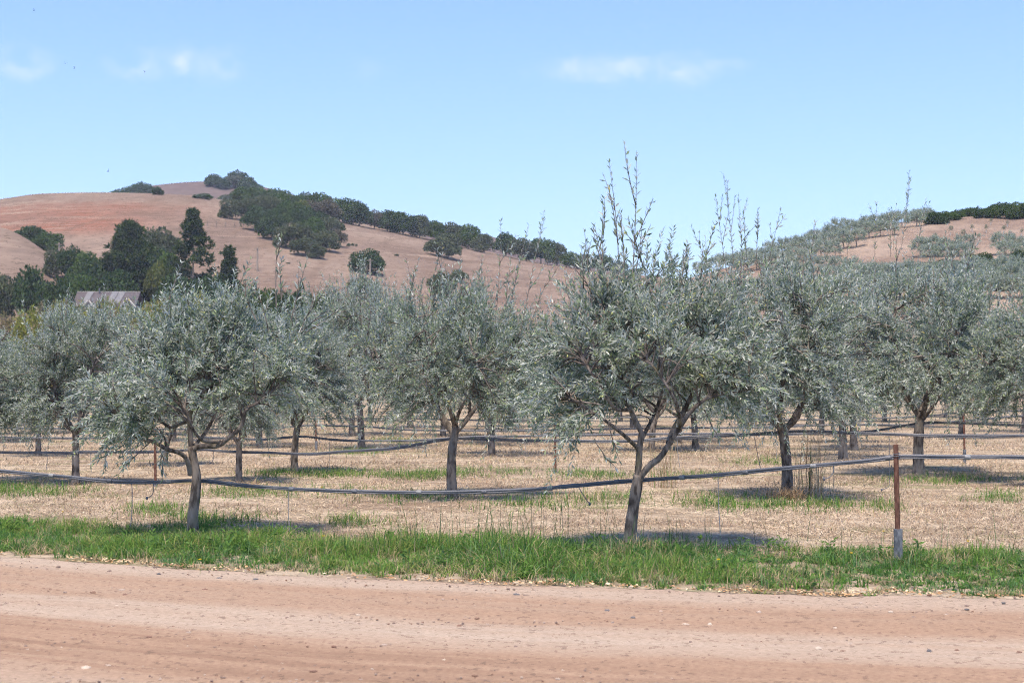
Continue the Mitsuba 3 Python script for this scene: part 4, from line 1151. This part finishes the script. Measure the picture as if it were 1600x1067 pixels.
# ------------------------------------------------------------------ grass
def blades(r, base, hgt, wid, lean, col, seg=3):
    """Curved tapering blades: seg quads ending in a point."""
    N = len(base)
    a = r.uniform(0, 2 * np.pi, N)
    out = np.stack([np.cos(a), np.sin(a), a * 0], 1)
    side = np.stack([-np.sin(a + r.normal(size=N) * .6), np.cos(a), a * 0], 1)
    side = unit(side)
    t = np.linspace(0, 1, seg + 1)[None, :, None]
    c = base[:, None] + np.array([0, 0, 1.0]) * hgt[:, None, None] * (t - .28 * lean[:, None, None] * t ** 2) + out[:, None] * (hgt * lean)[:, None, None] * t ** 1.8
    w = wid[:, None, None] * .5 * np.array([1, .9, .62, 0] if seg == 3 else [1, .8, 0])[None, :, None]
    A, B = c + side[:, None] * w, c - side[:, None] * w
    V = np.empty((N, 2 * seg + 1, 3))
    V[:, 0:2 * seg:2], V[:, 1:2 * seg:2], V[:, 2 * seg] = A[:, :seg], B[:, :seg], c[:, seg]
    f = []
    for i in range(seg - 1):
        f += [[2 * i, 2 * i + 1, 2 * i + 3], [2 * i, 2 * i + 3, 2 * i + 2]]
    f.append([2 * seg - 2, 2 * seg - 1, 2 * seg])
    Fc = (np.array(f)[None] + (np.arange(N) * (2 * seg + 1))[:, None, None]).reshape(-1, 3)
    return V.reshape(-1, 3), Fc, np.repeat(col, 2 * seg + 1, axis=0)


def fb(X, Y, k, seed, o=3):
    return meshkit.fbm(np.stack([X * k, Y * k, X * 0], -1), o, seed)


GR = np.array([(.07, .17, .038), (.105, .225, .05), (.165, .30, .075), (.10, .225, .09), (.28, .33, .12), (.46, .39, .265), (.17, .285, .14)])
r = np.random.default_rng(33)
uy_ = lambda y: CAMZ * F / (y - HOR)
upper_px = np.array([(-300, 800), (0, 818), (150, 824), (300, 830), (480, 842), (700, 846), (900, 856), (1100, 860), (1300, 862), (1600, 868), (1900, 872)], float)
uy = uy_(upper_px[:, 1])
upper = PchipInterpolator((upper_px[:, 0] - 800) / F * uy, uy)


def verge_t(X, t):
    E = edge(X)
    return E + (upper(np.clip(X, -8, 6.8)) - E) * t


# tussocks: each a fan of blades of one tone
NT = 6000
tx, tt = r.uniform(-6.4, 6.4, NT), r.uniform(-.02, 1.1, NT)
ty = verge_t(tx, tt)
dens = np.clip(.72 + 2.4 * (fb(tx, ty, 1.3, 51) - .42), .12, 1) * np.clip((tt + .03) * 4, .1, 1) * np.clip((1.14 - tt) * 3.5, .05, 1)
kk = r.random(NT) < dens
tx, tt, ty = tx[kk], tt[kk], ty[kk]
size = np.clip(.35 + 1.5 * (fb(tx, ty, .9, 52) - .32), .22, 1.25) * np.clip(.45 + tt * 1.0, .45, 1.0) * r.uniform(.6, 1.35, len(tx))
size *= 1 + .5 * np.exp(-((tx - .3) / 1.4) ** 2) + .6 * np.exp(-((tx - .05) / .5) ** 2) * (tt > .35)
tone = np.where(r.random(len(tx)) < np.clip((fb(tx, ty, .8, 53) - .33) * 3, 0, 1), r.choice([1, 2, 2, 4], len(tx)), r.choice([0, 0, 3, 6], len(tx)))
dry = r.random(len(tx)) < np.clip(1.7 * (fb(tx, ty, 1.9, 54) - .47), .02, .6) + np.where(tt < .12, .3, 0)
tone[dry] = 5
nb = r.integers(14, 34, len(tx))
ix = np.repeat(np.arange(len(tx)), nb)
spread = .022 + .035 * size[ix]
X = tx[ix] + r.normal(size=len(ix)) * spread
Y = ty[ix] + r.normal(size=len(ix)) * spread * .8
Y = np.maximum(Y, edge(X) - .05)
hgt = (.03 + .155 * size[ix]) * r.uniform(.45, 1.25, len(ix))
ci = np.where(r.random(len(ix)) < .72, tone[ix], r.choice(7, len(ix), p=[.2, .2, .14, .16, .08, .12, .10]))
col = GR[ci] * r.uniform(.7, 1.3, (len(ix), 1))
V, Fc, C = blades(r, np.stack([X, Y, h_base(X, Y) - .01], 1), hgt, r.uniform(.005, .0105, len(ix)), np.clip(r.gamma(2.0, .5, len(ix)), .08, 2.6), col)
scene['verge_grass'] = mikit.ply((V, Fc), 'foliage', color=C)
labels['verge_grass'] = dict(label='strip of fresh green grass along the far edge of the dirt road', category='grass', kind='stuff')

# tall stems standing out of the verge
N = 190
px = np.r_[r.normal(800, 70, 90), r.normal(1020, 60, 30), r.uniform(150, 1600, 70)]
py = r.uniform(842, 880, N)
pos = np.array([hit(a, b) for a, b in zip(px, py)])
hg = r.uniform(.25, .55, N) * np.where(np.arange(N) < 90, 1.2, .85)
col = GR[r.choice([0, 3, 6, 5], N, p=[.35, .3, .2, .15])] * r.uniform(.7, 1.1, (N, 1))
V, Fc, C = blades(r, pos - [0, 0, .01], hg, r.uniform(.005, .008, N), r.uniform(.05, .45, N), col)
scene['tall_grass_stems'] = mikit.ply((V, Fc), 'foliage', color=C)
labels['tall_grass_stems'] = dict(label='tall loose grass stems rising from the green verge', category='grass', kind='stuff')

# green patches along the second row and beyond
patches = [(60, 768, 140, 12, 1.0), (20, 762, 70, 10, .7), (380, 772, 80, 12, .8), (520, 770, 120, 12, .55), (640, 782, 90, 10, .5), (840, 792, 90, 16, .7), (960, 785, 60, 14, .5), (1130, 786, 70, 14, 1.0), (1215, 790, 50, 10, .6), (1285, 790, 50, 14, 1.0), (1480, 748, 120, 10, 1.0), (1560, 775, 50, 14, .4),
           (440, 742, 60, 8, .9), (530, 742, 60, 8, .8), (640, 746, 70, 8, .7), (780, 742, 120, 8, .8), (560, 706, 60, 6, .7), (620, 690, 50, 5, .9), (680, 745, 60, 7, .6), (1190, 720, 60, 8, .5), (930, 745, 60, 8, .7), (1090, 745, 80, 8, .6), (1380, 792, 40, 10, .5), (250, 800, 60, 12, .5), (340, 815, 80, 12, .9), (560, 818, 60, 10, .4), (60, 820, 60, 10, .5)]
bs, cs, hs = [], [], []
for (x, y, w, h, d) in patches:
    n = int(1500 * d)
    a, b = r.normal(x, w * .5, n), r.normal(y, h * .45, n)
    b = np.clip(b, 660, 900)
    Yp = CAMZ * F / (b - HOR)
    Xp = (a - 800) / F * Yp
    kk = r.random(n) < np.clip(.25 + 2.6 * (fb(Xp, Yp, 2.2, 55) - .36), 0, 1)
    Xp, Yp = Xp[kk], Yp[kk]
    bs.append(np.stack([Xp, Yp, h_base(Xp, Yp) - .01], 1))
    cs.append(GR[r.choice(7, len(Xp), p=[.2, .22, .2, .12, .14, .07, .05])] * r.uniform(.75, 1.25, (len(Xp), 1)))
    hs.append(r.uniform(.04, .17, len(Xp)))
bs, cs, hs = np.vstack(bs), np.vstack(cs), np.concatenate(hs)
V, Fc, C = blades(r, bs, hs, r.uniform(.006, .011, len(bs)), np.clip(r.gamma(2.2, .34, len(bs)), .05, 2.0), cs)
scene['green_grass_patches'] = mikit.ply((V, Fc), 'foliage', color=C)
labels['green_grass_patches'] = dict(label='scattered green grass patches round the trunks of the second row', category='grass', kind='stuff')

# dry straw over the orchard floor
DRY = np.array([(.40, .325, .25), (.46, .39, .315), (.33, .25, .185), (.52, .455, .38), (.30, .22, .165), (.26, .265, .14)]) * 1.16
N = 190000
Y = 13.2 + 34 * r.random(N) ** 1.7
X = (r.uniform(-.37, .37, N)) * Y
k = r.random(N) < np.clip(.42 + 4.2 * (fb(X, Y, .9, 56) - .45), .06, 1)
k &= Y > upper(np.clip(X, -8, 6.8)) - .4
X, Y = X[k], Y[k]
far = np.clip((Y - 14) / 20, 0, 1)
V, Fc, C = blades(r, np.stack([X, Y, h_base(X, Y) - .008], 1), r.uniform(.02, .085, len(X)) * (1 + .4 * far), r.uniform(.005, .010, len(X)) * (1 + 1.2 * far), r.uniform(.5, 1.8, len(X)),
                  DRY[r.choice(6, len(X), p=[.26, .26, .17, .16, .09, .06])] * r.uniform(.75, 1.25, (len(X), 1)) * (.62 + .76 * fb(X, Y, .45, 58))[:, None], seg=2)
scene['dry_straw'] = mikit.ply((V, Fc), 'foliage', color=C)
labels['dry_straw'] = dict(label='short dry straw coloured grass over the orchard floor', category='dry grass', kind='stuff')


# cut straw lying flat between the stems
N = 70000
Y = 13.4 + 20 * r.random(N) ** 1.6
X = r.uniform(-.37, .37, N) * Y
k = (Y > upper(np.clip(X, -8, 6.8)) - .3) & (r.random(N) < np.clip(.3 + 3 * (fb(X, Y, 1.4, 61) - .4), .1, 1))
X, Y = X[k], Y[k]
n = len(X)
a = r.uniform(0, 6.28, n)
V, Fc = leaves(np.stack([X, Y, h_base(X, Y) + r.uniform(.003, .02, n)], 1), np.stack([np.cos(a), np.sin(a), r.uniform(-.12, .3, n)], 1), unit(np.array([0, 0, 1.0]) + r.normal(size=(n, 3)) * .3), r.uniform(.05, .17, n), r.uniform(.004, .010, n), .1)
pal = np.array([(.50, .43, .335), (.45, .375, .285), (.38, .30, .22), (.54, .475, .385), (.25, .185, .14)])
scene['straw_litter'] = mikit.ply((V, Fc), 'coloured', color=np.repeat(pal[r.choice(5, n, p=[.3, .28, .17, .15, .10])] * r.uniform(.8, 1.2, (n, 1)), 4, axis=0))
labels['straw_litter'] = dict(label='pale cut straw lying flat over the orchard floor', category='straw', kind='stuff')

# broad leaved weeds in the verge
NW = 420
wx, wt = r.uniform(-6, 5.6, NW), r.uniform(.05, 1.0, NW)
wy = verge_t(wx, wt)
k = r.random(NW) < np.clip(.2 + 3 * (fb(wx, wy, .7, 63) - .42), .05, 1)
wx, wy = wx[k], wy[k]
ix = np.repeat(np.arange(len(wx)), 11)
a = r.uniform(0, 6.28, len(ix))
hz = r.uniform(.01, .13, len(ix))
d = np.stack([np.cos(a), np.sin(a), r.uniform(-.1, .9, len(ix))], 1)
b = np.stack([wx[ix] + np.cos(a) * .02, wy[ix] + np.sin(a) * .02, h_base(wx[ix], wy[ix]) + hz], 1)
V, Fc = leaves(b, d, unit(np.array([0, -.2, 1.0]) + r.normal(size=(len(ix), 3)) * .3), r.uniform(.035, .085, len(ix)), r.uniform(.016, .034, len(ix)), .2)
scene['verge_weeds'] = mikit.ply((V, Fc), 'foliage', color=np.repeat(np.array([(.10, .20, .05), (.14, .25, .08), (.08, .17, .06)])[r.integers(0, 3, len(ix))] * r.uniform(.8, 1.2, (len(ix), 1)), 4, axis=0))
labels['verge_weeds'] = dict(label='low broad leaved weeds among the verge grass', category='weeds', kind='stuff')


def straw_clump(x, y, n, hmin, hmax, spread, lean, label, green=.0, seed=0):
    rr = np.random.default_rng(seed)
    o = hit(x, y)
    b = o + np.stack([rr.normal(size=n) * spread, rr.normal(size=n) * spread * .6, np.zeros(n) - .01], 1)
    c = np.where(rr.random((n, 1)) < green, GR[rr.integers(0, 4, n)], np.array([(.62, .52, .36), (.50, .38, .25), (.40, .28, .19)])[rr.integers(0, 3, n)]) * rr.uniform(.75, 1.2, (n, 1))
    v, f, cc = blades(rr, b, rr.uniform(hmin, hmax, n), rr.uniform(.006, .012, n), rr.uniform(*lean, n), c)
    k = thing('dry_grass_clump', label, 'dry grass clump')
    scene[k] = mikit.ply((v, f), 'foliage', color=cc)
    labels[k]['kind'] = 'stuff'


straw_clump(1232, 781, 260, .12, .42, .17, (.3, 1.9), 'matted dry straw heaped round the foot of the reed choked olive trunk', seed=1)
straw_clump(1268, 778, 70, .5, 1.15, .12, (.02, .35), 'tall dry reeds standing just right of the second row trunk', .1, 2)
straw_clump(388, 764, 130, .08, .26, .14, (.6, 2.0), 'dry straw heap at the foot of the thin pale trunk', seed=3)
straw_clump(1040, 762, 46, .4, .95, .10, (.02, .35), 'thin dry reeds behind the leaning front tree', .2, 4)
straw_clump(655, 852, 220, .06, .16, .20, (.5, 1.6), 'reddish brown dead grass tuft in the green verge left of centre', seed=5)
straw_clump(905, 778, 60, .1, .3, .3, (.2, 1.0), 'sparse dry tuft below the hanging drip tube', .5, 6)

# yellow flowers
for i, (x, y, label) in enumerate([(1380, 845, 'small yellow flower just left of the rusty stake, upper one'), (1397, 872, 'small yellow flower at the foot of the rusty stake'), (1330, 882, 'small yellow flower low in the verge left of the stake'), (1512, 862, 'small yellow flower in the verge right of the stake'),
                                  (503, 770, 'small yellow flower under the middle of the front hose'), (505, 853, 'small yellow flower in the verge left of centre'), (1122, 893, 'small yellow flower in the verge right of the leaning tree'), (312, 893, 'small yellow flower by the road edge at left'), (98, 812, 'tiny yellow flower in the verge at far left')]):
    o = hit(x, y + 6)
    k = thing('yellow_flower', label, 'flower', 'yellow flowers in the grass')
    hz = .13
    v, f = limb_tube([o, o + [.005, 0, hz * .5], o + [0, -.01, hz]], .0022, .0018, 6, 5, 0)
    part(k, 'stem', mikit.ply((v, f), 'coloured', color=np.tile([.14, .22, .06], (len(v), 1)), smooth=True))
    rr = np.random.default_rng(i)
    n = 26
    a = rr.uniform(0, 6.28, n)
    d = np.stack([np.cos(a), np.sin(a), rr.uniform(.05, .8, n)], 1)
    v, f = leaves(np.tile(o + [0, -.01, hz], (n, 1)), d, np.tile([0, -.3, 1.0], (n, 1)), rr.uniform(.012, .018, n), np.full(n, .006))
    part(k, 'bloom', mikit.ply((v, f), 'foliage', color=np.tile([.80, .60, .03], (len(v), 1))))

# leaf litter along the road edge
N = 3200
X = r.uniform(-5.8, 5.2, N)
Y = edge(X) + np.abs(r.normal(size=N)) * .11 - .05
k = r.random(N) < np.clip(.2 + 2.5 * (fb(X, Y, 1.6, 57) - .38), .04, 1) * np.where(X > -1.6, 1, .6)
X, Y = X[k], Y[k]
n = len(X)
pal = np.array([(.50, .33, .18), (.58, .45, .30), (.38, .22, .12), (.62, .52, .38), (.30, .20, .13)])
a = r.uniform(0, 6.28, n)
V, Fc = leaves(np.stack([X, Y, h_base(X, Y) + r.uniform(.004, .03, n)], 1), np.stack([np.cos(a), np.sin(a), r.uniform(-.25, .45, n)], 1), unit(np.array([0, 0, 1.0]) + r.normal(size=(n, 3)) * .4), r.uniform(.02, .05, n), r.uniform(.012, .026, n), .2)
scene['leaf_litter'] = mikit.ply((V, Fc), 'coloured', color=np.repeat(pal[r.integers(0, 5, n)] * r.uniform(.8, 1.2, (n, 1)), 4, axis=0))
labels['leaf_litter'] = dict(label='fallen tan leaves along the edge of the road', category='leaf litter', kind='stuff')

# grit and stones on the road
ico = trimesh.creation.icosphere(subdivisions=1, radius=1.0)


def stones(pos, size, r):
    v = np.asarray(ico.vertices)
    n = len(pos)
    k = 1 + .45 * (r.random((n, len(v), 1)) - .5)
    sc = size[:, None, None] * np.stack([r.uniform(.8, 1.4, n), r.uniform(.7, 1.2, n), r.uniform(.45, .8, n)], 1)[:, None]
    V = v[None] * k * sc + pos[:, None]
    return V.reshape(-1, 3), (np.asarray(ico.faces)[None] + (np.arange(n) * len(v))[:, None, None]).reshape(-1, 3), len(v)


def road_z(X, Y):
    return .018


N = 2600
Y = 7.3 + 6.6 * r.random(N)
X = r.uniform(-.36, .36, N) * Y
k = Y < edge(X) - .03
X, Y = X[k], Y[k]
V, Fc, m = stones(np.stack([X, Y, np.full(len(X), .022)], 1), r.uniform(.003, .0085, len(X)) * (1 + (r.random(len(X)) < .08)), r)
pal = np.array([(.20, .155, .14), (.32, .26, .23), (.40, .34, .30), (.20, .13, .10)])
scene['road_grit'] = mikit.ply((V, Fc), 'coloured', color=np.repeat(pal[r.choice(4, len(X), p=[.35, .25, .15, .25])], m, axis=0))
labels['road_grit'] = dict(label='loose dark grit scattered over the dirt road', category='gravel', kind='stuff')
for (x, y, s, c) in [(807, 929, .022, 0), (948, 954, .022, 0), (989, 964, .018, 0), (322, 921, .018, 1), (344, 903, .016, 0), (401, 904, .015, 0), (250, 896, .012, 0), (438, 928, .013, 1), (229, 936, .013, 1), (197, 929, .016, 1), (366, 932, .012, 0), (78, 983, .014, 1), (149, 990, .014, 1), (236, 994, .014, 1), (523, 1009, .014, 1), (491, 1047, .014, 1), (718, 977, .013, 1), (1216, 963, .013, 0),
                     (1425, 964, .015, 0), (1449, 1016, .014, 0), (1589, 1018, .014, 1), (1508, 951, .015, 0), (1565, 941, .013, 0), (185, 946, .012, 2), (137, 1042, .020, 2), (1070, 975, .020, 2), (1108, 976, .020, 2), (1303, 981, .016, 2), (1277, 1012, .016, 2), (1389, 955, .014, 2), (694, 1030, .013, 2), (623, 955, .013, 2), (560, 960, .012, 2)]:
    Yp = (CAMZ - .02) * F / (y - HOR)
    v, f, m = stones(np.array([[(x - 800) / F * Yp, Yp, .024]]), np.array([s]), np.random.default_rng(x))
    k = thing('road_stone', ('pale chip' if c == 2 else 'reddish brown stone' if c == 1 else 'dark grey stone') + ' lying on the dirt road', 'stone', 'stones lying on the road')
    scene[k] = mikit.ply((v, f), 'coloured', color=np.tile([(.13, .13, .145), (.20, .125, .10), (.46, .41, .36)][c], (m, 1)))
scene['haze'] = dict(type='cube', to_world=T().translate([0, 1500, 68]).scale([4300, 4800, 72]), bsdf=dict(type='null'), interior={'type': 'ref', 'id': 'haze_air'})
labels['haze'] = dict(label='thin blue air haze over the valley and hills', kind='stuff')
print('far olives', n_far, 'entries', len(scene), 'labels', len(labels))
